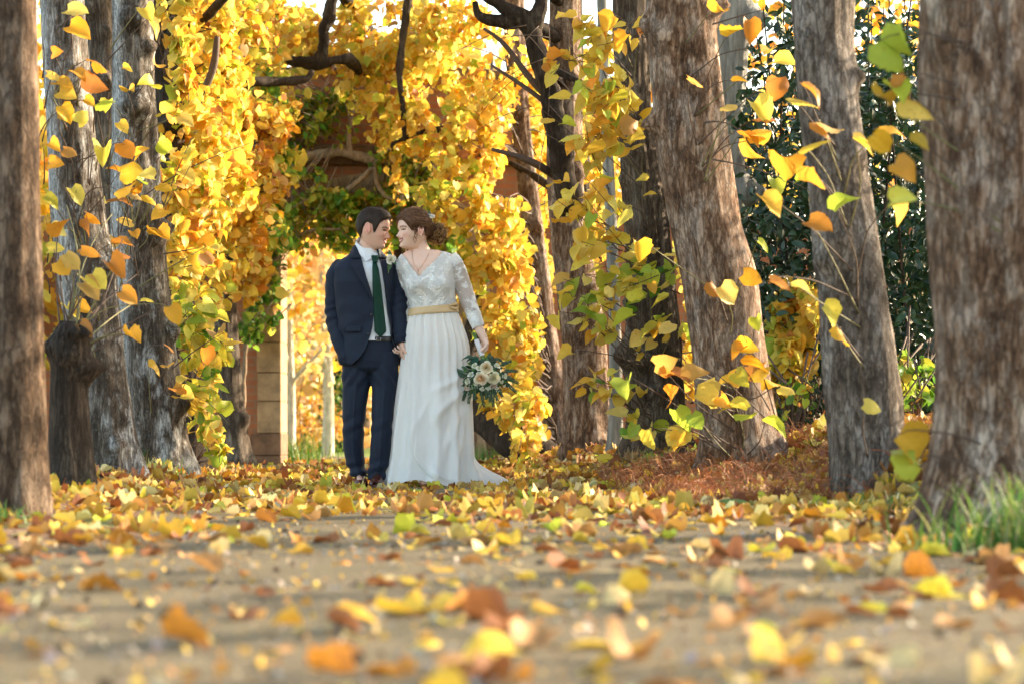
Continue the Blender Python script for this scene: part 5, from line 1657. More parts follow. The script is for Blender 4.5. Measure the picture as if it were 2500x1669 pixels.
def hair_shell(hd, hairline, thick, seed, col, name='hair', nz=44, seg=110, wav=(60, 60, 22)):
    """close fitting hair: offset from the skull down to a hairline given per angle (degrees, 0 = face)"""
    a = np.linspace(0, 2 * np.pi, seg, endpoint=False)
    deg = np.degrees(np.abs(np.angle(np.exp(1j * a))))
    zh = np.interp(deg, [q[0] for q in hairline], [q[1] for q in hairline])
    t = np.linspace(0, 1, nz)[:, None]
    z = .1155 * np.cos(t * np.arccos(np.clip(zh / .1155, -1, 1))[None])
    F, B, Wd = (np.interp(z, HZ[::-1], q[::-1]) for q in (HF, HB, HW))
    p = 2.3
    X = Wd * sgnpow(np.sin(a), 2 / p)[None]
    Y = np.where(np.cos(a)[None] > 0, F, B) * sgnpow(np.cos(a), 2 / p)[None]
    V = np.stack([X, Y, z], -1)
    D = V - np.array((0, -.005, .0))
    D = D / np.linalg.norm(D, axis=2, keepdims=True)
    T = np.broadcast_to(t, X.shape)
    th = thick(deg[None] + 0 * z, z) * (1 - .82 * smooth(.84, 1.0, T))
    n = vnoise((V * np.array(wav)).reshape(-1, 3), seed).reshape(X.shape)
    n2 = vnoise((V * np.array(wav) * 3).reshape(-1, 3), seed + 1).reshape(X.shape)
    th = th + (.0022 * n + .0012 * n2) * (T > .02)
    V = (V + D * th[:, :, None]).reshape(-1, 3)
    Fc = grid_faces(nz, seg, True).tolist()
    C = np.asarray(col)[None] * (1 + .35 * n.reshape(-1, 1) + .25 * n2.reshape(-1, 1))
    return V, Fc, np.clip(C, .004, 1), V.reshape(nz, seg, 3), D

def wr(p, seed, s=(1, 1, 1)):
    return vnoise(np.asarray(p).reshape(-1, 3) * np.asarray(s), seed)

# ------------------------------------------------------------------ the groom
MC = np.array(W(895, 1186, 0))
MC[2] = float(gz(MC[0], MC[1])) + .004
torso_m = Loft([(596, 893, 25, .066, .025), (612, 893, 33, .078, .02), (622, 892, 42, .088, .015), (632, 892, 58, .098, .01), (642, 892, 74, .108, .01), (655, 893, 80, .118, .0), (690, 893, 80, .126, -.005), (730, 893, 75, .122, -.005), (765, 893, 71, .118, -.01),
                (800, 895, 71, .120, -.01), (840, 899, 72.5, .126, -.01), (870, 904, 73, .130, -.01), (892, 907, 73, .130, -.01)], 2.25)
hm = Head(W(911.5, 560, -.02), (math.cos(math.radians(14)), -math.sin(math.radians(14)), 0), math.radians(10), math.radians(-3), 1.06, 0.0)
mb = MB()
V, F = head_grid(0.0)
mb.add(hm.w(V), F)
hm.ear(mb, -1)
hm.ear(mb, 1)
mb.add(*ball_tube([W(905, 578, .0), W(899, 605, .005), W(894, 640, .01)], [.058, .062, .072], 24))
mb.add(*torso_m.solid(628, 860, 30, 36, -.022))
arm_r = [(824, 658, .01), (819, 700, .02), (816, 752, .025), (822, 800, -.01), (836, 842, -.045), (848, 866, -.045)]
arm_l = [(962, 655, .01), (970, 700, -.005), (975, 755, -.03), (979, 800, -.05), (981, 832, -.07)]
mb.add(*ball_tube([W(*q) for q in arm_r], [.050, .047, .042, .038, .032, .027], 14))
mb.add(*ball_tube([W(*q) for q in arm_l], [.050, .047, .040, .034, .027], 14))
hand(mb, W(850, 870, -.035), (.42, .12, -.88), (.3, .9, .1), .25, .85, -1)
hand(mb, W(981, 834, -.075), (-.02, -.10, -1), (.95, .1, 0), (.55, .6, .65, .7), .98, 1, .6)
LEG_R = [(870, 871, 36.5, .100, -.0), (928, 871, 36, .094, 0), (942, 870, 34.5, .088, 0), (990, 866, 30, .080, -.01), (1043, 863, 26.5, .072, -.015), (1090, 863, 25, .070, -.01), (1125, 867, 24, .072, 0), (1150, 874, 20.5, .075, -.005), (1163, 878, 20, .078, -.01)]
LEG_L = [(870, 939, 36.5, .100, -.01), (928, 939, 35, .096, -.015), (942, 940, 32, .090, -.02), (990, 937, 28.5, .084, -.04), (1043, 934, 25.5, .076, -.06), (1090, 931, 26, .074, -.07), (1125, 929, 26.5, .076, -.06), (1150, 922, 24, .080, -.06), (1170, 920, 23.5, .084, -.065)]
for L in (LEG_R, LEG_L):
    mb.add(*Loft(L, 2.1).solid(872, 1160, 24, 24, -.020))
for (cx, py, dy) in ((878, 1168, -.03), (921, 1178, -.09)):
    mb.add(*ball_tube([W(cx, py - 14, dy + .03), W(cx, py - 2, dy - .02), W(cx, py + 3, dy - .13)], [.028, .026, .018], 14))
V, F = mb.get()
V, F = fuse(V, F, .0034, 3, .5)
SK_M = (.72, .455, .345)
C = hm.paint(V, SK_M, (.74, .34, .26), (.60, .24, .20), (.05, .03, .02))
groom = obj('person', make_mesh('person', V - MC, F, M_SKIN, C), None, MC)
tag(groom, 'man in navy suit and green tie, one hand pocketed, leaning nose to nose', 'person', 'the couple on the path')
hm.mouth(groom, (.50, .17, .14), .023)
hm.eyes(groom)
HL_M = [(0, .068), (25, .066), (42, .056), (55, .044), (61, .030), (65, .002), (68, -.018), (75, -.024), (79, -.006), (84, .022), (98, .028), (109, .004), (118, -.038), (140, -.060), (180, -.066)]
V, F, C, VG, D = hair_shell(hm, HL_M, lambda d, z: np.interp(z, [-.06, 0, .05, .09, .115], [.005, .007, .009, .014, .017]) + .006 * np.exp(-((d) / 40) ** 2) * (z > .06), 3, (.030, .019, .013))
mbh = MB().add(hm.w(V), F, C)
r = np.random.default_rng(9)
VG_ = VG.reshape(-1, 3)
for k in range(4200):
    i = r.integers(110 * 2, len(VG_) - 110)
    p = VG_[i]
    nrm = p - np.array((0, -.01, 0))
    nrm /= np.linalg.norm(nrm)
    dn = nrm * .8 + np.array((0, .5 if p[2] > .07 else -.35, -.35 if p[2] < .07 else .15)) + .35 * r.standard_normal(3)
    dn /= np.linalg.norm(dn)
    s_ = np.cross(dn, r.standard_normal(3))
    s_ = s_ / np.linalg.norm(s_) * .0006
    L = r.uniform(.005, .010) * (1.2 if p[2] > .07 else .7)
    b0 = p - nrm * .002
    mbh.add(hm.w(np.array([b0 - s_, b0 + s_, b0 + dn * L])), [(0, 1, 2)], np.array((.034, .022, .015)) * r.uniform(.6, 1.5))
for k in range(900):
    j = r.integers(0, VG.shape[1])
    i = VG.shape[0] - 1 - r.integers(0, 4)
    p = VG[i, j]
    fr = p[1] > .03
    dn = np.array((0, .15, -1.0)) if not fr else np.array((0, .55, -.6)) if p[2] > .05 else np.array((0, .5, -.8))
    dn = dn + .3 * r.standard_normal(3)
    dn /= np.linalg.norm(dn)
    rad_ = (p - np.array((0, -.005, .0))) * (1, 1, .3)
    rad_ /= np.linalg.norm(rad_)
    s_ = np.cross(dn, rad_)
    s_ = s_ / (np.linalg.norm(s_) + 1e-9) * .0006
    b0 = p + rad_ * .0012
    mbh.add(hm.w(np.array([b0 - s_, b0 + s_, b0 + dn * r.uniform(.004, .010) + rad_ * .0006])), [(0, 1, 2)], np.array((.05, .032, .022)) * r.uniform(.6, 1.4))
mbh.part('hair', M_HAIR, groom)

# jacket: open front shell, sleeves, lapels, collar
XL = lambda py: np.interp(py, [596, 612, 640, 700, 738, 770, 800, 817, 835, 855, 875, 892], [871, 876, 886, 903, 913, 915, 912, 908, 902, 894, 881, 862])
XR = lambda py: np.interp(py, [596, 618, 660, 700, 740, 790, 838, 870, 892], [917, 925, 935, 941, 946, 953, 962, 972, 980])
n, seg = 84, 90
py = np.linspace(600, 891, n)
al, ar = torso_m.ang(XL(py), py), torso_m.ang(XR(py), py)
tt = np.linspace(0, 1, seg)
A = ar[:, None] + (2 * np.pi + al - ar)[:, None] * tt[None]
PYY = np.repeat(py[:, None], seg, 1)
q0 = torso_m.pt(A, PYY)
fold = .004 * wr(q0, 12, (9, 9, 14)) + .003 * wr(q0, 13, (26, 26, 16))
# pull folds that run from the closed button to the pocketed hand
pull = np.exp(-(((PYY - 805) - (torso_m.at(PYY)[0] - 60 - q0[:, :, 0] * 0 - (1250 + (q0[:, :, 0]) / YC * FPX)) * .0) / 60) ** 2)
fold = fold.reshape(n, seg) + .0035 * pull * np.sin((PYY + .55 * (1250 + q0[:, :, 0] / YC * FPX)) / 9.0)
flare = .012 * smooth(830, 890, PYY)
q = torso_m.pt(A, PYY, fold + flare)
inner = torso_m.pt(A, PYY, fold + flare - .006)
V = np.concatenate([q.reshape(-1, 3), inner.reshape(-1, 3)])
F = grid_faces(n, seg)
F2 = F[:, ::-1] + n * seg
rim = []
for k in range(n - 1):
    rim += [[k * seg, n * seg + k * seg, n * seg + (k + 1) * seg, (k + 1) * seg], [k * seg + seg - 1, (k + 1) * seg + seg - 1, n * seg + (k + 1) * seg + seg - 1, n * seg + k * seg + seg - 1]]
for k in range(seg - 1):
    a_ = (n - 1) * seg + k
    rim.append([a_, a_ + 1, n * seg + a_ + 1, n * seg + a_])
mbj = MB().add(V, F.tolist() + F2.tolist() + rim)
def sleeve(pts, rad, seed, n=70, seg=28, amp=1.0, elbow=.5, mb=None):
    L0 = np.array([W(*q) for q in pts])
    tot = np.sum(np.linalg.norm(np.diff(L0, axis=0), axis=1))
    def disp(A, LL, V):
        u = LL / tot
        e = np.exp(-((u - elbow) / .13) ** 2)
        rings = np.sin(u * 62 + 1.6 * np.cos(A + 1) + 2.0 * wr(V, seed + 3, (7, 7, 7)).reshape(A.shape))
        return amp * (.0045 * wr(V, seed, (13, 13, 20)).reshape(A.shape) + .0042 * e * rings + .0025 * rings * smooth(.72, .95, u) + .002 * wr(V, seed + 1, (40, 40, 30)).reshape(A.shape))
    return tube(L0, np.array(rad), seg, n, disp)
mbj.add(*sleeve([(843, 644, .02), (831, 652, .015), (823, 668, .015), (819, 700, .02), (815, 755, .03), (817, 790, .005), (826, 826, -.04), (838, 858, -.065), (848, 886, -.07)], [.030, .060, .066, .064, .058, .055, .051, .047, .045], 31, 80, 30, 1.25, .52))
mbj.add(*sleeve([(944, 642, .02), (956, 650, .01), (964, 666, .005), (970, 700, -.005), (975, 755, -.035), (979, 800, -.055), (981, 838, -.075)], [.030, .058, .064, .061, .055, .049, .041], 37, 70, 30, 1.0, .52))
mbj.part('jacket', M_SUIT, groom)
def patch(loft, rows, cols, grow, name, mat, parent, bend=0.0, thick=.003):
    """a strip lying on a loft: rows of (photo row, x from, x to)"""
    rows = np.array(rows, float)
    py = np.linspace(rows[0, 0], rows[-1, 0], max(6, int(abs(rows[-1, 0] - rows[0, 0]) / 2.5)))
    x0, x1 = np.interp(py, rows[:, 0], rows[:, 1]), np.interp(py, rows[:, 0], rows[:, 2])
    t = np.linspace(0, 1, cols)
    X = x0[:, None] + (x1 - x0)[:, None] * t[None]
    Y = np.repeat(py[:, None], cols, 1)
    g = grow + bend * np.sin(np.pi * t)[None]
    V = loft.on(X, Y, g)
    Vb = loft.on(X, Y, g - thick)
    n = len(py)
    F = grid_faces(n, cols).tolist()
    F = F + [[q + n * cols for q in f][::-1] for f in F]
    m = n * cols
    for k in range(n - 1):
        F += [[k * cols, m + k * cols, m + (k + 1) * cols, (k + 1) * cols], [k * cols + cols - 1, (k + 1) * cols + cols - 1, m + (k + 1) * cols + cols - 1, m + k * cols + cols - 1]]
    for k in range(cols - 1):
        a_ = (n - 1) * cols + k
        F += [[a_, a_ + 1, m + a_ + 1, m + a_], [k, m + k, m + k + 1, k + 1]]
    return part(name, np.concatenate([V.reshape(-1, 3), Vb.reshape(-1, 3)]), F, mat, parent)
patch(torso_m, [(638, 857, 886.5), (648, 858, 888.5), (680, 877, 898), (710, 896, 907), (740, 912.5, 915)], 8, .011, 'lapel', M_SUIT_IN, groom, .004)
patch(torso_m, [(600, 867, 873), (612, 861, 877), (626, 857, 882), (633, 861, 885)], 7, .012, 'jacket_collar', M_SUIT_IN, groom, .003)
patch(torso_m, [(636, 928.5, 957), (646, 931, 958), (690, 939, 956), (740, 945.5, 949)], 8, .011, 'lapel', M_SUIT_IN, groom, .004)
patch(torso_m, [(600, 916, 922), (614, 922, 938), (626, 925, 950), (632, 927, 952)], 7, .012, 'jacket_collar', M_SUIT_IN, groom, .003)
patch(torso_m, [(798, 850, 885), (805, 848, 884), (812, 847, 883)], 8, .013, 'pocket_flap', M_SUIT, groom, .002)
for bx, by in ((908.5, 771), (902, 817)):
    c = torso_m.on(bx, by, .014)
    V, F = ellipsoid(c, (.0085, .004, .0085), 14, 6)
    part('button', V, F, M_BUTTON, groom)
# shirt front, collar, tie, belt
n, seg = 60, 50
py = np.linspace(606, 832, n)
A, PYY = np.meshgrid(np.radians(np.linspace(-75, 75, seg)), py)
q0 = torso_m.pt(A, PYY)
g = -.012 + (.003 * wr(q0, 51, (16, 16, 9)) + .002 * wr(q0, 52, (40, 40, 20))).reshape(n, seg)
part('shirt', torso_m.pt(A, PYY, g).reshape(-1, 3), grid_faces(n, seg), M_SHIRT, groom)
neck_m = Loft([(578, 897, 25.5, .066, .012), (596, 894, 26, .068, .012), (615, 893, 28, .072, .01), (640, 893, 33, .080, .005)], 2.0)
n, seg = 10, 60
a = np.linspace(0, 2 * np.pi, seg, endpoint=False)
A, T = np.meshgrid(a, np.linspace(0, 1, n))
low = 17 * np.cos(A) ** 1 + 4 * np.sin(A)
PYY = 590 + low + T * 20
part('shirt_collar_band', neck_m.pt(A, PYY, .002 + .003 * T).reshape(-1, 3), grid_faces(n, seg, True), M_SHIRT, groom)
def flap(pts, name, grow, loft=neck_m):
    V = np.array([loft.on(x, y, g_) for (x, y, g_) in pts])
    k = len(V)
    Vb = V + np.array((0, .004, 0))
    part(name, np.concatenate([V, Vb]), [list(range(k)), list(range(k, 2 * k))[::-1]] + [[i, k + i, k + (i + 1) % k, (i + 1) % k] for i in range(k)], M_SHIRT, groom, None, False)
flap([(870.5, 590, .006), (874, 603, .012), (882, 622, .020), (894.5, 641, .022), (905, 634, .020), (914, 627, .014), (906, 619, .008), (892, 610, .006), (880, 600, .004)], 'collar_wing', .01)
flap([(917, 626, .014), (922, 636, .020), (928.5, 631, .022), (927, 618, .012), (922, 606, .004), (919, 615, .006)], 'collar_wing', .01)
tie = [(627, 908, 925), (634, 909.5, 923.5), (643, 912, 921.5), (647, 911.5, 922), (660, 911.5, 926.5), (700, 912, 932.5), (760, 914.5, 939), (800, 916.5, 943.5), (811, 917, 944.5), (825, 930, 932)]
patch(torso_m, tie, 9, .004, 'tie', M_TIE, groom, .007, .005)
patch(torso_m, [(626, 907.5, 925.5), (634, 909, 924), (644, 912, 921.8)], 9, .012, 'tie_knot', M_TIE, groom, .008, .006)
belt = Loft([(815, 906, 60, .112, -.0), (840, 907, 62, .116, 0)], 2.25)
n, seg = 5, 80
A, PYY = np.meshgrid(np.linspace(0, 2 * np.pi, seg, endpoint=False), np.linspace(822, 834, n))
part('belt', belt.pt(A, PYY, .004 + .003 * np.cos((PYY - 828) / 6)).reshape(-1, 3), grid_faces(n, seg, True), M_BELT, groom)
bk = [belt.on(x, y, .012) for x, y in ((921, 823), (930, 823), (930, 833), (921, 833), (921, 823))]
V, F = tube(bk, .0016, 6)
part('buckle', V, F, M_METAL, groom)
# trousers
mb = MB()
mb.add(*Loft([(824, 906, 60, .112, 0), (850, 906, 66, .118, 0), (880, 905, 69.5, .120, 0), (900, 905, 68, .110, 0), (912, 905, 60, .070, .01)], 2.25).solid(826, 911, 20, 40))
for L in (LEG_R, LEG_L):
    mb.add(*Loft(L, 2.1).solid(860, 1163 if L is LEG_R else 1169, 60, 32))
V, F = mb.get()
V, F = fuse(V, F, .0048, 4, .5)
N = weld_normals(V, F)
pyv = HOR - (V[:, 2] - HC) / YC * FPX
pxv = 1250 + V[:, 0] / YC * FPX
d = .003 * wr(V, 61, (10, 10, 5)) + .0018 * wr(V, 62, (30, 30, 12))
d += .0065 * smooth(1105, 1145, pyv) * np.sin(pyv / 4.6 + .06 * pxv + 1.5 * wr(V, 63, (8, 8, 8)))
d += .004 * np.exp(-((pyv - 1040) / 26) ** 2) * np.sin(pyv / 6.0 + .10 * pxv)
d += .004 * np.exp(-((pyv - 925) / 26) ** 2) * np.sin((pyv * .6 - np.abs(pxv - 905)) / 4.2)
for cxs in (LEG_R, LEG_L):                                   # pressed crease down the front
    cx = np.interp(pyv, [q[0] for q in cxs], [q[1] for q in cxs]) + 1.5
    d += .005 * np.exp(-((pxv - cx) / 2.6) ** 2) * (N[:, 1] < 0) * smooth(880, 940, pyv)
part('trousers', V + N * d[:, None], F, M_SUIT, groom)
V, F = tube([W(911, 838, -.128), W(912, 870, -.132), W(908, 915, -.122)], .0022, 6, 12)
# shoes
def shoe(cx, py, dy, yaw, name='shoe'):
    c = W(cx, py, dy)
    gzc = float(gz(c[0], c[1])) + .008
    rows = []
    # (along towards the toe, half width, height, sole lift)
    for t_, hw, h in ((-.135, .018, .045), (-.12, .034, .075), (-.08, .038, .085), (-.03, .039, .080), (.01, .043, .070), (.06, .047, .052), (.10, .045, .042), (.13, .036, .035), (.148, .018, .022)):
        k = 18
        a = np.linspace(0, 2 * np.pi, k, endpoint=False)
        x = hw * sgnpow(np.cos(a), .8)
        z = np.where(np.sin(a) > 0, h * np.sin(a) ** .9 if False else h * np.abs(np.sin(a)) ** .9, -.008 * np.abs(np.sin(a)) ** .4)
        rows.append(np.stack([x, np.full(k, -t_), z + .010], 1))
    V = np.concatenate(rows)
    cy, sy = math.cos(yaw), math.sin(yaw)
    V = V @ np.array(((cy, sy, 0), (-sy, cy, 0), (0, 0, 1)))
    F = grid_faces(len(rows), 18, True).tolist() + [list(range(18)), [(len(rows) - 1) * 18 + j for j in range(18)][::-1]]
    s = part(name, V + np.array((c[0], c[1], gzc)), F, M_SHOE, groom)
    mb = MB()
    for j in range(3):
        y = -.015 - .022 * j
        q = np.array([(-.018, y, .086 - .010 * j), (0, y - .004, .091 - .010 * j), (.018, y, .086 - .010 * j)])
        q = q @ np.array(((cy, sy, 0), (-sy, cy, 0), (0, 0, 1)))
        mb.add(*tube(q + np.array((c[0], c[1], gzc)), .002, 6))
    V, F = mb.get()
    part('laces', V, F, M_BELT, s)
shoe(880, 1176, -.06, .10)
shoe(921, 1184, -.13, -.05)

# ------------------------------------------------------------------ roses
def rose(c, axis, R, seed, inner=(.80, .60, .33), outer=(.84, .81, .68), n=17, mb=None):
    r = np.random.default_rng(seed)
    ax = np.asarray(axis, float)
    ax /= np.linalg.norm(ax)
    e1 = np.cross(ax, (0.1, .2, 1))
    e1 /= np.linalg.norm(e1)
    e2 = np.cross(ax, e1)
    mb = mb or MB()
    for k in range(n):
        t = (k + .5) / n
        az = k * 2.4 + r.uniform(-.2, .2)
        span = .95 - .25 * t
        u = np.linspace(-1, 1, 7)[None, :]
        v = np.linspace(0, 1, 6)[:, None]
        rad = R * (.10 + .88 * t ** .8) * (.35 + .65 * v ** .6) + R * .20 * t * v ** 4
        h = R * ((.95 - .45 * t) * v - .30 * t * v ** 5) - R * .25 - R * .10 * t * np.abs(u) ** 2 * v
        rad = rad * (1 - .10 * np.abs(u) ** 2 * v) + R * .03 * r.standard_normal()
        an = az + u * span * (1 - .15 * v)
        Pp = c + e1 * (rad * np.cos(an))[..., None] + e2 * (rad * np.sin(an))[..., None] + ax * (h + 0 * an)[..., None]
        col = np.array(inner) * (1 - t) + np.array(outer) * t
        mb.add(Pp.reshape(-1, 3), grid_faces(6, 7).tolist(), np.clip(col * r.uniform(.94, 1.05), 0, .9))
    return mb
def leaf_set(spec, templates, mat, name, parent, seed, cols):
    r = np.random.default_rng(seed)
    pos, d, nr, sz = (np.array([q[k] for q in spec], float) for k in range(4))
    V, F, C = leaf_batch(pos, d, nr, sz, cols, templates, r)
    return part(name, V, F, mat, parent, C)
# buttonhole: part of what he wears
bo = W(954, 634, -.150)
bh = rose(bo, (.15, -.95, .25), .034, 5, (.84, .80, .62), (.85, .84, .74), 13)
btn = bh.part('buttonhole_rose', M_PETAL, groom)
V, F = tube([bo + (0, .02, -.02), W(950, 650, -.142), W(948, 668, -.136)], [.006, .004, .002], 8, 10)
part('stem', V, F, M_STEM, btn)
leaf_set([(bo + (0, .01, .01), (-.2, -.2, 1), (.3, -1, 0), .055), (bo + (0, .01, -.01), (-.25, -.2, -1), (.3, -1, 0), .06), (bo + (.01, .01, -.01), (.8, -.2, -.6), (.1, -1, .2), .035)], OVAL, M_EVER, 'leaves', btn, 3, np.tile((.03, .12, .04), (3, 1)))

# ------------------------------------------------------------------ the bride
BC = np.array(W(1050, 1184, 0))
BC[2] = float(gz(BC[0], BC[1])) + .004
DYB = -.06
torso_w = Loft([(604, 1030, 26, .060, DYB + .03), (612, 1034, 38, .070, DYB + .025), (620, 1041, 58, .080, DYB + .02), (632, 1043, 69, .094, DYB + .01), (650, 1044, 70, .108, DYB), (670, 1046, 65, .116, DYB), (692, 1048, 61, .120, DYB), (715, 1051, 58.5, .112, DYB), (735, 1056, 56.5, .102, DYB),
                (752, 1059.5, 55.5, .098, DYB), (775, 1060, 60, .108, DYB), (820, 1064, 72, .135, DYB), (880, 1064, 74, .15, DYB)], 2.15)
def bust(px, py):
    return .030 * np.exp(-((px - 1021) / 21) ** 2 - ((py - 700) / 20) ** 2) + .030 * np.exp(-((px - 1078) / 21) ** 2 - ((py - 700) / 20) ** 2)
hw = Head(W(1009, 563.5, DYB - .01), (-math.cos(math.radians(27)), -math.sin(math.radians(27)), 0), math.radians(1), math.radians(3), 1.045, 1.0)
mb = MB()
V, F = head_grid(1.0)
mb.add(hw.w(V), F)
hw.ear(mb, -1)
hw.ear(mb, 1)
mb.add(*ball_tube([W(1020, 578, DYB + .015), W(1026, 600, DYB + .015), W(1034, 628, DYB + .015), W(1040, 650, DYB + .02)], [.044, .047, .060, .085], 24))
mb.add(*torso_w.solid(612, 772, 40, 44, -.007))
# collar bones and shoulders
mb.add(*ball_tube([W(1036, 632, DYB - .062), W(1068, 628, DYB - .05), W(1096, 634, DYB)], [.011, .012, .022], 10))
mb.add(*ball_tube([W(1024, 634, DYB - .062), W(1002, 634, DYB - .05), W(990, 640, DYB)], [.011, .012, .022], 10))
ARM_L = [(1102, 638, DYB + .0), (1116, 662, DYB), (1131, 704, DYB + .01), (1143, 738, DYB + .005), (1157, 772, DYB - .02), (1170, 802, DYB - .045), (1181, 826, DYB - .065)]
RAD_L = [.050, .050, .046, .041, .036, .029, .0255]
ARM_R = [(988, 645, DYB + .01), (986, 690, DYB + .05), (990, 740, DYB + .06), (989, 790, DYB + .02), (984, 822, DYB - .0)]
mb.add(*ball_tube([W(*q) for q in ARM_L], RAD_L, 18, 30))
mb.add(*ball_tube([W(*q) for q in ARM_R], [.046, .044, .040, .032, .025], 16, 24))
# the hand round the bouquet handle, back of the hand to picture right
hand(mb, W(1182, 824, DYB - .065), (.08, -.12, -1), (-.80, -.50, -.10), (1.0, 1.05, 1.1, 1.15), .92, -1, .9)
hand(mb, W(984, 824, DYB + .0), (-.05, -.25, -1), (-.9, -.3, .0), (.75, .8, .85, .9), .88, 1, .5)
for cx, dy, py in ((1036, -.16, 1172), (1090, -.02, 1174)):
    mb.add(*ball_tube([W(cx, 1000, DYB + .02), W(cx, 1120, DYB), W(cx, py - 18, dy + .04), W(cx, py + 2, dy - .02), W(cx, py + 6, dy - .12)], [.055, .042, .034, .032, .020], 14))
for cx in (1035, 1092):
    mb.add(*ball_tube([W(cx, 850, DYB), W(cx, 1000, DYB + .02)], [.062, .050], 14))
V, F = mb.get()
V, F = fuse(V, F, .0034, 3, .5)
SK_W = (.79, .555, .445)
V_SK, F_SK = V, F
C = hw.paint(V, SK_W, (.74, .36, .29), (.42, .075, .07), (.10, .05, .03))
bride = obj('person', make_mesh('person', V - BC, F, M_SKIN, C), None, BC)
tag(bride, 'smiling woman in a white lace sleeved wedding dress with champagne sash, curly bun', 'person', 'the couple on the path')
hw.mouth(bride, (.42, .085, .075), .0255)
hw.eyes(bride)

# hair: swept back shell, combed strands, low curly bun
HL_W = [(0, .060), (20, .058), (35, .046), (48, .026), (58, .006), (66, -.012), (72, .0), (80, .024), (98, .022), (110, -.004), (122, -.034), (150, -.050), (180, -.052)]
V, F, C, VG, D = hair_shell(hw, HL_W, lambda d, z: np.interp(z, [-.05, 0, .05, .09, .115], [.010, .013, .016, .020, .021]) + .006 * np.exp(-((d - 60) / 30) ** 2), 13, (.085, .042, .024), wav=(34, 34, 34))
C = C * 1.6
mbh = MB().add(hw.w(V), F, C)
r = np.random.default_rng(19)
BUN = np.array((0.0, -.150, -.012))
V, F = ellipsoid(BUN, (.052, .048, .056), 30, 20)
V = V + (V - BUN) * (.12 * vnoise(V * 45, 5) + .07 * vnoise(V * 100, 6))[:, None]
mbh.add(hw.w(V), F, np.array((.060, .028, .016)))
CEN = np.array((0, -.006, .012))
AX = np.array((.0835, .112, .115))
def on_shell(dv, k):
    dv = dv / np.linalg.norm(dv, axis=-1, keepdims=True)
    rr_ = 1 / np.sqrt(np.sum((dv / AX) ** 2, -1, keepdims=True))
    return CEN + dv * rr_ * k
bund = (BUN - CEN) / np.linalg.norm(BUN - CEN)
shell2 = VG.reshape(VG.shape[0], -1, 3)
for k in range(1300):
    j = r.integers(0, shell2.shape[1])
    i = int(shell2.shape[0] * (1 - (r.random() ** 2) * .75)) - 1
    st = shell2[max(i, 2), j]
    if st[1] < -.06:
        continue
    d0 = (st - CEN) / np.linalg.norm(st - CEN)
    m = 12
    t_ = np.linspace(0, 1, m)[:, None]
    arc = d0 * (1 - t_) + bund * t_ + np.sin(t_ * np.pi) * (np.array((0, 0, .10)) + .10 * r.standard_normal(3))
    rs = np.linalg.norm(st - CEN)
    path = on_shell(arc, 1.0)
    k0 = rs / np.linalg.norm(path[0] - CEN)
    lift = (k0 * (1 - t_) + 1.03 * t_)
    path = CEN + (path - CEN) * (lift + .010 * np.sin(t_ * 9 + r.uniform(0, 6)) + r.uniform(.003, .022))
    base_c = np.array((.13, .063, .032)) if r.random() < .65 else np.array((.26, .14, .07))
    V, F = tube(path, np.linspace(.0016, .0009, m) * r.uniform(.6, 1.2), 4)
    mbh.add(hw.w(V), F, base_c * r.uniform(.65, 1.3))
for k in range(230):                                         # curls of the bun
    a0 = rand_dirs(1, r, (0, -.4, -.1))[0]
    ax2 = rand_dirs(1, r)[0]
    m = 22
    t_ = np.linspace(0, 1, m)
    e1 = np.cross(a0, ax2)
    e1 /= np.linalg.norm(e1)
    rad = r.uniform(.048, .062) * (1 + (.35 * t_ if k % 3 == 0 else 0 * t_))
    sp = r.uniform(.5, 1.3)
    ctr = BUN + (np.outer(np.cos(t_ * sp), a0) + np.outer(np.sin(t_ * sp), e1)) * rad[:, None]
    e2 = np.cross(a0, e1)
    w_ = r.uniform(12, 26)
    hr = r.uniform(.004, .009)
    ctr = ctr + hr * (np.outer(np.cos(t_ * w_), e2) + np.outer(np.sin(t_ * w_), a0))
    V, F = tube(ctr, np.linspace(.0017, .0010, m), 4)
    outer = rad.max() > .066
    mbh.add(hw.w(V), F, (np.array((.46, .27, .11)) if outer else np.array((.11, .052, .026))) * r.uniform(.6, 1.3))
for k in range(110):                                         # flyaway hairs catching the light
    d1 = rand_dirs(1, r, (0, -.25, .45))[0]
    p0 = on_shell(d1, 1.16)
    if p0[1] > .07:
        continue
    m = 9
    t_ = np.linspace(0, 1, m)[:, None]
    tang = np.cross(d1, rand_dirs(1, r)[0])
    path = p0 + tang * t_ * r.uniform(.02, .05) + d1 * (np.sin(t_ * 2.6) * r.uniform(.004, .012))
    V, F = tube(path, np.linspace(.0006, .0003, m), 3)
    mbh.add(hw.w(V), F, np.array((.26, .14, .06)) * r.uniform(.6, 1.4))
for k, (s0, f0, z0) in enumerate(((.074, .030, .01), (.076, .022, .0), (.0775, .018, -.002))):         # loose wisps before the ear
    t_ = np.linspace(0, 1, 18)
    q = np.stack([s0 + .006 + .004 * np.sin(t_ * 9 + k) - .012 * t_, f0 + .006 * np.sin(t_ * 11 + k * 2), z0 - t_ * (.10 - .02 * k)], 1)
    V, F = tube(q, np.linspace(.0022, .0009, 18), 5)
    mbh.add(hw.w(V), F, (.10, .05, .028))
mbh.part('hair', M_HAIR, bride)
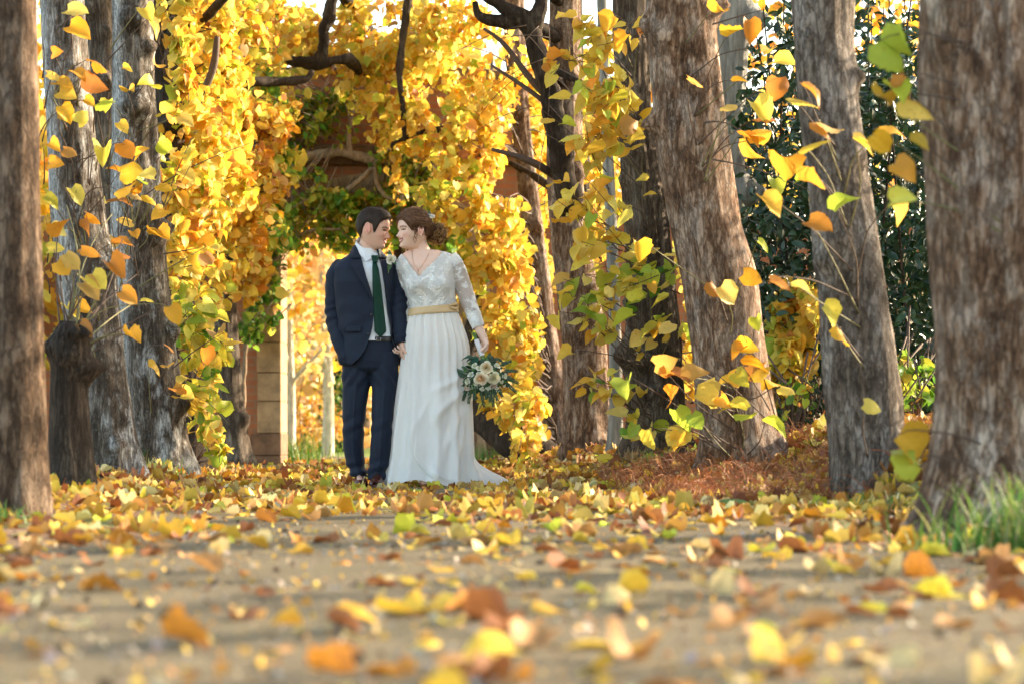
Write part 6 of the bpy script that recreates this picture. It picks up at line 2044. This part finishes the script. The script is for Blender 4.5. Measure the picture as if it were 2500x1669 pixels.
# flower in the hair, earring, necklace
fl = hw.w(np.array((.052, -.095, .080)))
mbf = MB()
for k in range(3):
    rose(fl + np.array((.012 * (k - 1), -.004 * k, .004 * (k % 2))), (.3, -.8, .5 + .2 * k), .020, 40 + k, (.80, .80, .74), (.86, .86, .82), 9, mbf)
hf = mbf.part('hair_flower', M_PETAL, bride)
leaf_set([(fl + (0, .004, .008), (-.4, -.2, 1), (.2, -1, 0), .034), (fl + (0, .004, -.012), (.1, -.3, -1), (.2, -1, 0), .034)], OVAL, M_EVER, 'leaf', hf, 4, np.tile((.02, .07, .05), (2, 1)))
V, F = ellipsoid(hw.w(np.array((.0885, -.006, -.040))), (.0035, .0035, .0045), 10, 6)
part('earring', V, F, M_METAL, bride)
from mathutils.bvhtree import BVHTree
bv = BVHTree.FromPolygons([tuple(v) for v in V_SK.tolist()], F_SK)
def skin_at(px, py, out=.002):
    o_ = Vector((0, 0, HC))
    v_ = Vector(W(px, py)) - o_
    v_.normalize()
    h_ = bv.ray_cast(o_, v_)
    return np.array(h_[0]) + np.array(h_[1]) * out if h_[0] is not None else W(px, py, DYB)
q = [skin_at(x_, y_) for x_, y_ in ((1006, 611), (1006.5, 622), (1008, 635), (1013, 649), (1021.5, 659), (1030, 650), (1039, 636), (1047, 620), (1052, 607))]
V, F = tube(q, .0014, 6, 60)
nko = part('necklace', V, F, M_GOLD, bride)
V, F = ellipsoid(skin_at(1021.5, 661, .003), (.005, .003, .006), 8, 5)
part('pendant', V, F, M_GOLD, nko)

# bodice with a scalloped V neckline
n, seg = 70, 220
a = np.linspace(-np.pi, np.pi, seg, endpoint=False)
top = np.interp(np.degrees(a), [-180, -90, -67, -47, -34.6, -27, -16, -8, 3.5, 14, 23, 36, 50, 70, 90, 130, 180], [622, 622, 623, 631, 648, 664, 681, 668, 655, 642, 631, 621, 617, 616, 617, 617, 622]) + 1.3 * np.sin(np.arange(seg) * 1.3)
T = np.linspace(0, 1, n)[:, None]
PYY = top[None] + (758 - top[None]) * T
A = np.repeat(a[None], n, 0)
q0 = torso_w.pt(A, PYY)
px_ = 1250 + q0[:, :, 0] / YC * FPX
g = .004 + np.where(np.cos(A) > 0, bust(px_, PYY), 0) + (.0022 * wr(q0, 71, (60, 60, 60)) + .0012 * wr(q0, 72, (150, 150, 150))).reshape(n, seg) * smooth(0, .05, T)
part('bodice', torso_w.pt(A, PYY, g).reshape(-1, 3), grid_faces(n, seg, True), M_LACE, bride)
def dress_sleeve(pts, rad, seed, cuff):
    L0 = np.array([W(*q) for q in pts])
    V, F = tube(L0, np.array(rad), 30, 60, lambda A, L, V: .0025 * wr(V, seed, (20, 20, 26)).reshape(A.shape) + .0012 * wr(V, seed + 1, (90, 90, 90)).reshape(A.shape), False)
    o = part('sleeve', V, F, M_SHEER, bride)
    m = MB()
    for k0, k1 in ((0, 9), (47, 60)):
        Vv = V.reshape(60, 30, 3)[k0:k1]
        ctr = Vv.mean(1, keepdims=True)
        m.add((ctr + (Vv - ctr) * 1.03).reshape(-1, 3), grid_faces(k1 - k0, 30, True).tolist())
    m.part('lace_trim', M_LACE, o)
dress_sleeve([(1096, 630, DYB), (1108, 644, DYB), (1117, 664, DYB), (1132, 704, DYB + .01), (1144, 738, DYB + .005), (1157, 770, DYB - .02), (1168, 800, DYB - .043)], [.054, .058, .058, .055, .051, .045, .038], 81, 1)
dress_sleeve([(988, 636, DYB + .01), (986, 690, DYB + .05), (990, 740, DYB + .06), (989, 790, DYB + .02)], [.053, .052, .048, .038], 85, 0)
# sash
n, seg = 12, 120
A, T = np.meshgrid(np.linspace(-np.pi, np.pi, seg, endpoint=False), np.linspace(0, 1, n))
PYY = 749.5 - 5.0 * np.sin(A) + T * 18.5
q0 = torso_w.pt(A, PYY)
g = .008 + .004 * np.sin(T * np.pi) + (.002 * np.sin(T * 9 + 1.5 * wr(q0, 91, (9, 9, 9)).reshape(n, seg)))
sash = part('sash', torso_w.pt(A, PYY, g).reshape(-1, 3), grid_faces(n, seg, True), M_SASH, bride)
V, F = ball_tube([torso_w.on(1096, 748, .022), torso_w.on(1105, 744, .028), torso_w.on(1112, 748, .020), torso_w.on(1106, 757, .024), torso_w.on(1097, 753, .022)], [.008, .010, .008, .009, .006], 10, 20)
part('knot', V, F, M_SASH, sash)

# skirt: pleats that open downwards, diagonal drapes, lifted hem in front, a short train
SK = [(752, 1003, 1116, .098), (764, 1001, 1118, .104), (790, 996, 1128, .120), (820, 991, 1139, .138), (845, 987, 1145, .150), (880, 982, 1147, .160), (955, 972, 1151, .185), (1000, 966, 1152, .205), (1060, 960, 1153, .235), (1117, 954, 1154, .27), (1150, 947, 1156, .295), (1168, 942, 1160, .31), (1186, 938, 1166, .32)]
skirt_l = Loft([(p_, (l_ + r_) / 2, (r_ - l_) / 2, d_, DYB + .03 * (p_ - 752) / 430) for p_, l_, r_, d_ in SK], 2.15)
n, seg = 170, 420
a = np.linspace(-np.pi, np.pi, seg, endpoint=False)
hem = 1183 - 13 * np.exp(-((np.degrees(a) + 15) / 24) ** 2) + 2 * np.sin(a * 6)
T = np.linspace(0, 1, n)[:, None]
PYY = 753 + (hem[None] - 753) * T
A = np.repeat(a[None], n, 0)
px_ = 1250 + skirt_l.pt(A, PYY)[:, :, 0] / YC * FPX
def ridge(poly, w, amp, sharp=1.0):
    poly = np.array(poly, float)
    best = np.full(px_.shape, 1e9)
    tt_ = np.zeros(px_.shape)
    for (x0, y0), (x1, y1), k in zip(poly[:-1], poly[1:], range(len(poly) - 1)):
        dx, dy = x1 - x0, y1 - y0
        s = np.clip(((px_ - x0) * dx + (PYY - y0) * dy) / (dx * dx + dy * dy), 0, 1)
        dd = np.hypot(px_ - x0 - s * dx, PYY - y0 - s * dy)
        tt_ = np.where(dd < best, (k + s) / (len(poly) - 1), tt_)
        best = np.minimum(best, dd)
    return amp * np.exp(-(best / w) ** 2) * np.sin(np.pi * np.clip(tt_ * .9 + .07, 0, 1)) * (np.cos(A) > .05)
ph = 2.2 * vnoise(np.stack([A * 1.3, T * 1.2 + 0 * A, 0 * A], -1).reshape(-1, 3), 7).reshape(A.shape)
amp = np.interp(PYY, [753, 775, 850, 1000, 1186], [.0015, .0035, .006, .010, .020])
pl = np.sin(A * 23 + ph) * (1 - .75 * smooth(850, 1000, PYY)) + .9 * np.sin(A * 11 + ph * 1.4 + 1.0) * smooth(820, 1020, PYY) + .5 * np.sin(A * 41 + 2 * ph) * (1 - smooth(770, 900, PYY))
g = amp * pl
for poly, w_, am in ((((1150, 900), (1110, 930), (1070, 950), (1030, 965)), 9, .013), (((1150, 930), (1105, 975), (1070, 1010), (1048, 1060)), 10, .018), (((1150, 985), (1115, 1030), (1090, 1090), (1080, 1150)), 10, .016), (((1030, 930), (1018, 1000), (1020, 1080), (1030, 1140)), 8, .014),
                     (((1140, 1010), (1128, 1060), (1118, 1120), (1110, 1170)), 7, .018), (((1000, 900), (985, 1000), (968, 1100), (960, 1170)), 9, .012), (((1060, 960), (1035, 1010), (1010, 1070), (985, 1150)), 9, .012), (((1040, 1120), (1060, 1150), (1090, 1165), (1120, 1172)), 6, .012)):
    g = g + ridge(poly, w_, am)
edge = np.interp(PYY, [1000, 1060, 1110, 1130, 1150, 1175], [1040, 1022, 1020, 1026, 1040, 1075])
g = g + .014 * smooth(0, 4, px_ - edge) * smooth(1040, 1100, PYY) * (np.cos(A) > 0) * (1 - smooth(1130, 1170, px_))
kneed = .035 * np.exp(-((px_ - 1075) / 30) ** 2 - ((PYY - 990) / 60) ** 2) + .02 * np.exp(-((px_ - 1020) / 24) ** 2 - ((PYY - 1080) / 60) ** 2)
g = g + kneed * (np.cos(A) > 0)
tr = smooth(1105, 1182, PYY) ** 1.5
g = g + tr * (.20 * np.exp(-((np.degrees(A) - 100) / 26) ** 2) + .10 * np.exp(-((np.degrees(A) - 165) / 40) ** 2) + .10 * np.exp(-((np.degrees(A) + 165) / 30) ** 2))
V = skirt_l.pt(A, PYY, g).reshape(-1, 3)
V[:, 2] = np.maximum(V[:, 2], gz(V[:, 0], V[:, 1]) + .012)
part('skirt', V, grid_faces(n, seg, True), M_CHIFFON, bride)
# end of the train lying on the leaves
V = []
uu, vv = np.meshgrid(np.linspace(0, 1, 26), np.linspace(-1, 1, 30), indexing='ij')
X = 1150 + 58 * uu
Yd = .02 + .10 * uu + .17 * vv * (1 - .55 * uu)
q = np.stack([(X - 1250) / FPX * YC, YC + DYB + Yd, 0 * X], -1)
hgt = .035 + .045 * (1 - uu) ** 2 + .016 * np.sin(vv * 9 + 3 * uu) * (1 - .4 * uu) + .010 * np.cos(uu * 9 + vv * 5)
q[:, :, 2] = gz(q[:, :, 0], q[:, :, 1]) + np.clip(hgt, .014, 1)
part('train', q.reshape(-1, 3), grid_faces(26, 30), M_CHIFFON, bride)
# shoe toe under the hem
c = W(1036, 1174, -.22)
V, F = ellipsoid((c[0], c[1], float(gz(c[0], c[1])) + .022), (.036, .085, .020), 18, 10)
part('shoe', V, F, mat_plain('bronze_sandal', (.30, .14, .07), .4, 50, .3, .2), bride)

# ------------------------------------------------------------------ the bouquet, held but not part of her
DQ = -.17
bq = thing('bouquet', W(1178, 870, DQ), 'hanging bouquet of cream roses and dark green leaves held by the woman', 'bouquet')
r = np.random.default_rng(77)
mb = MB()
for k in range(11):
    o = np.array((r.uniform(-.010, .010), r.uniform(-.010, .010), 0))
    mb.add(*tube([W(1158 + r.uniform(-3, 3), 813 + r.uniform(-3, 3), DQ + .02) + o, W(1166, 840, DQ + .01) + o, W(1178, 872, DQ) + o * 1.5, W(1186 + r.uniform(-14, 14), 905, DQ) + o], .0028, 6))
mb.part('stems', M_STEM, bq)
V, F = tube([W(1163, 829, DQ + .012), W(1169, 846, DQ + .006), W(1177, 868, DQ)], [.0155, .0165, .018], 18, 24, lambda A, L, V: .0012 * np.sin(L * 420 + A) )
part('ribbon_wrap', V, F, M_RIBBON, bq)
RS = [(1187, 896, 12.5, .05), (1174, 923, 14, .075), (1206, 922, 13, .06)]
for k, (x_, y_, rr_, o_) in enumerate(RS):
    c = W(x_, y_, DQ - o_ - .035)
    rose(c, np.array(((x_ - 1185) * .014, -1, -(y_ - 905) * .012)), rr_ / SPX * 1.2, 100 + k, ((.80, .62, .34), (.78, .50, .24), (.78, .74, .48))[k], (.83, .81, .66), 18).part('rose', M_PETAL, bq)
SM = [(1159, 892, 8.5), (1171, 898, 8), (1149.5, 913.5, 9), (1213, 892, 9), (1141, 930, 9), (1225, 931, 6), (1232, 917, 8.5), (1139, 947, 8), (1205, 940, 9), (1177, 948, 6.5), (1231, 941, 5.5), (1213, 947, 5.5), (1167, 910, 4.5), (1160, 937, 6), (1192, 946, 7), (1222, 905, 5), (1200, 903, 4.5)]
for k, (x_, y_, rr_) in enumerate(SM):
    c = W(x_, y_, DQ - .085 + .0009 * abs(x_ - 1185))
    pk = k in (7, 8)
    rose(c, np.array(((x_ - 1185) * .02, -1, -(y_ - 915) * .018)) + .25 * r.standard_normal(3), rr_ / SPX, 130 + k, (.74, .56, .46) if pk else (.76, .80, .55), (.78, .66, .58) if pk else (.86, .86, .80), 10).part('small_flower', M_PETAL, bq)
spec, cols = [], []
for k in range(330):
    d_ = rand_dirs(1, r, (0, -.35, -.1))[0]
    x_, y_ = 1184 + d_[0] * r.uniform(14, 60), 917 - d_[2] * r.uniform(12, 42)
    c = W(x_, y_, DQ - .01 + .035 * d_[1] + .02 * r.random())
    spec.append((c, (d_[0] * 1.4, -.05, d_[2] * 1.2 - .25), (r.normal(0, .4), -1, .5 + r.normal(0, .4)), r.uniform(.028, .055)))
    cols.append((np.array((.022, .085, .038)), np.array((.04, .14, .05)), np.array((.12, .26, .06)), np.array((.02, .06, .03)))[k % 4] * r.uniform(.7, 1.3))
for k in range(14):
    x_ = 1157 + 48 * k / 13
    spec.append((W(x_ + r.uniform(-3, 3), 874 + r.uniform(-4, 5), DQ - .02), ((x_ - 1180) * .05, -.4, -.2 + r.normal(0, .3)), (0, -.6, .8), r.uniform(.05, .075)))
    cols.append(np.array((.022, .085, .05)) * r.uniform(.7, 1.3))
leaf_set(spec, OVAL, M_EVER, 'foliage', bq, 8, np.array(cols))
mb, spec, cols = MB(), [], []
for (x0, y0, x1, y1) in ((1172, 945, 1182, 990), (1198, 948, 1196, 979), (1202, 948, 1204, 988), (1140, 945, 1131, 975), (1216, 945, 1226, 966), (1135, 912, 1114, 901), (1140, 920, 1113, 908), (1228, 905, 1262, 905), (1232, 915, 1265, 935), (1232, 930, 1258, 955), (1220, 890, 1246, 882), (1160, 950, 1158, 972), (1190, 948, 1187, 972), (1150, 945, 1144, 982), (1205, 945, 1214, 975)):
    p0, p1 = W(x0, y0, DQ - .03), W(x1, y1, DQ - .02)
    mid = (p0 + p1) / 2 + r.standard_normal(3) * .006
    mb.add(*tube([p0, mid, p1], [.002, .0015, .0008], 5, 8))
    for t_ in np.linspace(.15, 1, 13):
        c = p0 * (1 - t_) + p1 * t_
        for s_ in (-1, 1):
            dd = (p1 - p0) / np.linalg.norm(p1 - p0)
            sd = np.cross(dd, (0, -1, 0)) * s_
            spec.append((c, dd * .8 + sd * .7 + r.standard_normal(3) * .15, (0, -1, .3), .020 * (1.15 - .5 * t_)))
            cols.append(np.array((.02, .065, .03)) * r.uniform(.6, 1.5))
fr = mb.part('trailing_sprigs', M_STEM, bq)
leaf_set(spec, OVAL, M_EVER, 'leaflets', fr, 9, np.array(cols))
mb = MB()
for k in range(60):
    x_, y_ = 1190 + r.normal(0, 22), 944 + r.normal(0, 7)
    mb.add(*ellipsoid(W(x_, y_, DQ - .085), (.0022,) * 3, 6, 4))
mb.part('berries', M_PETAL, bq)
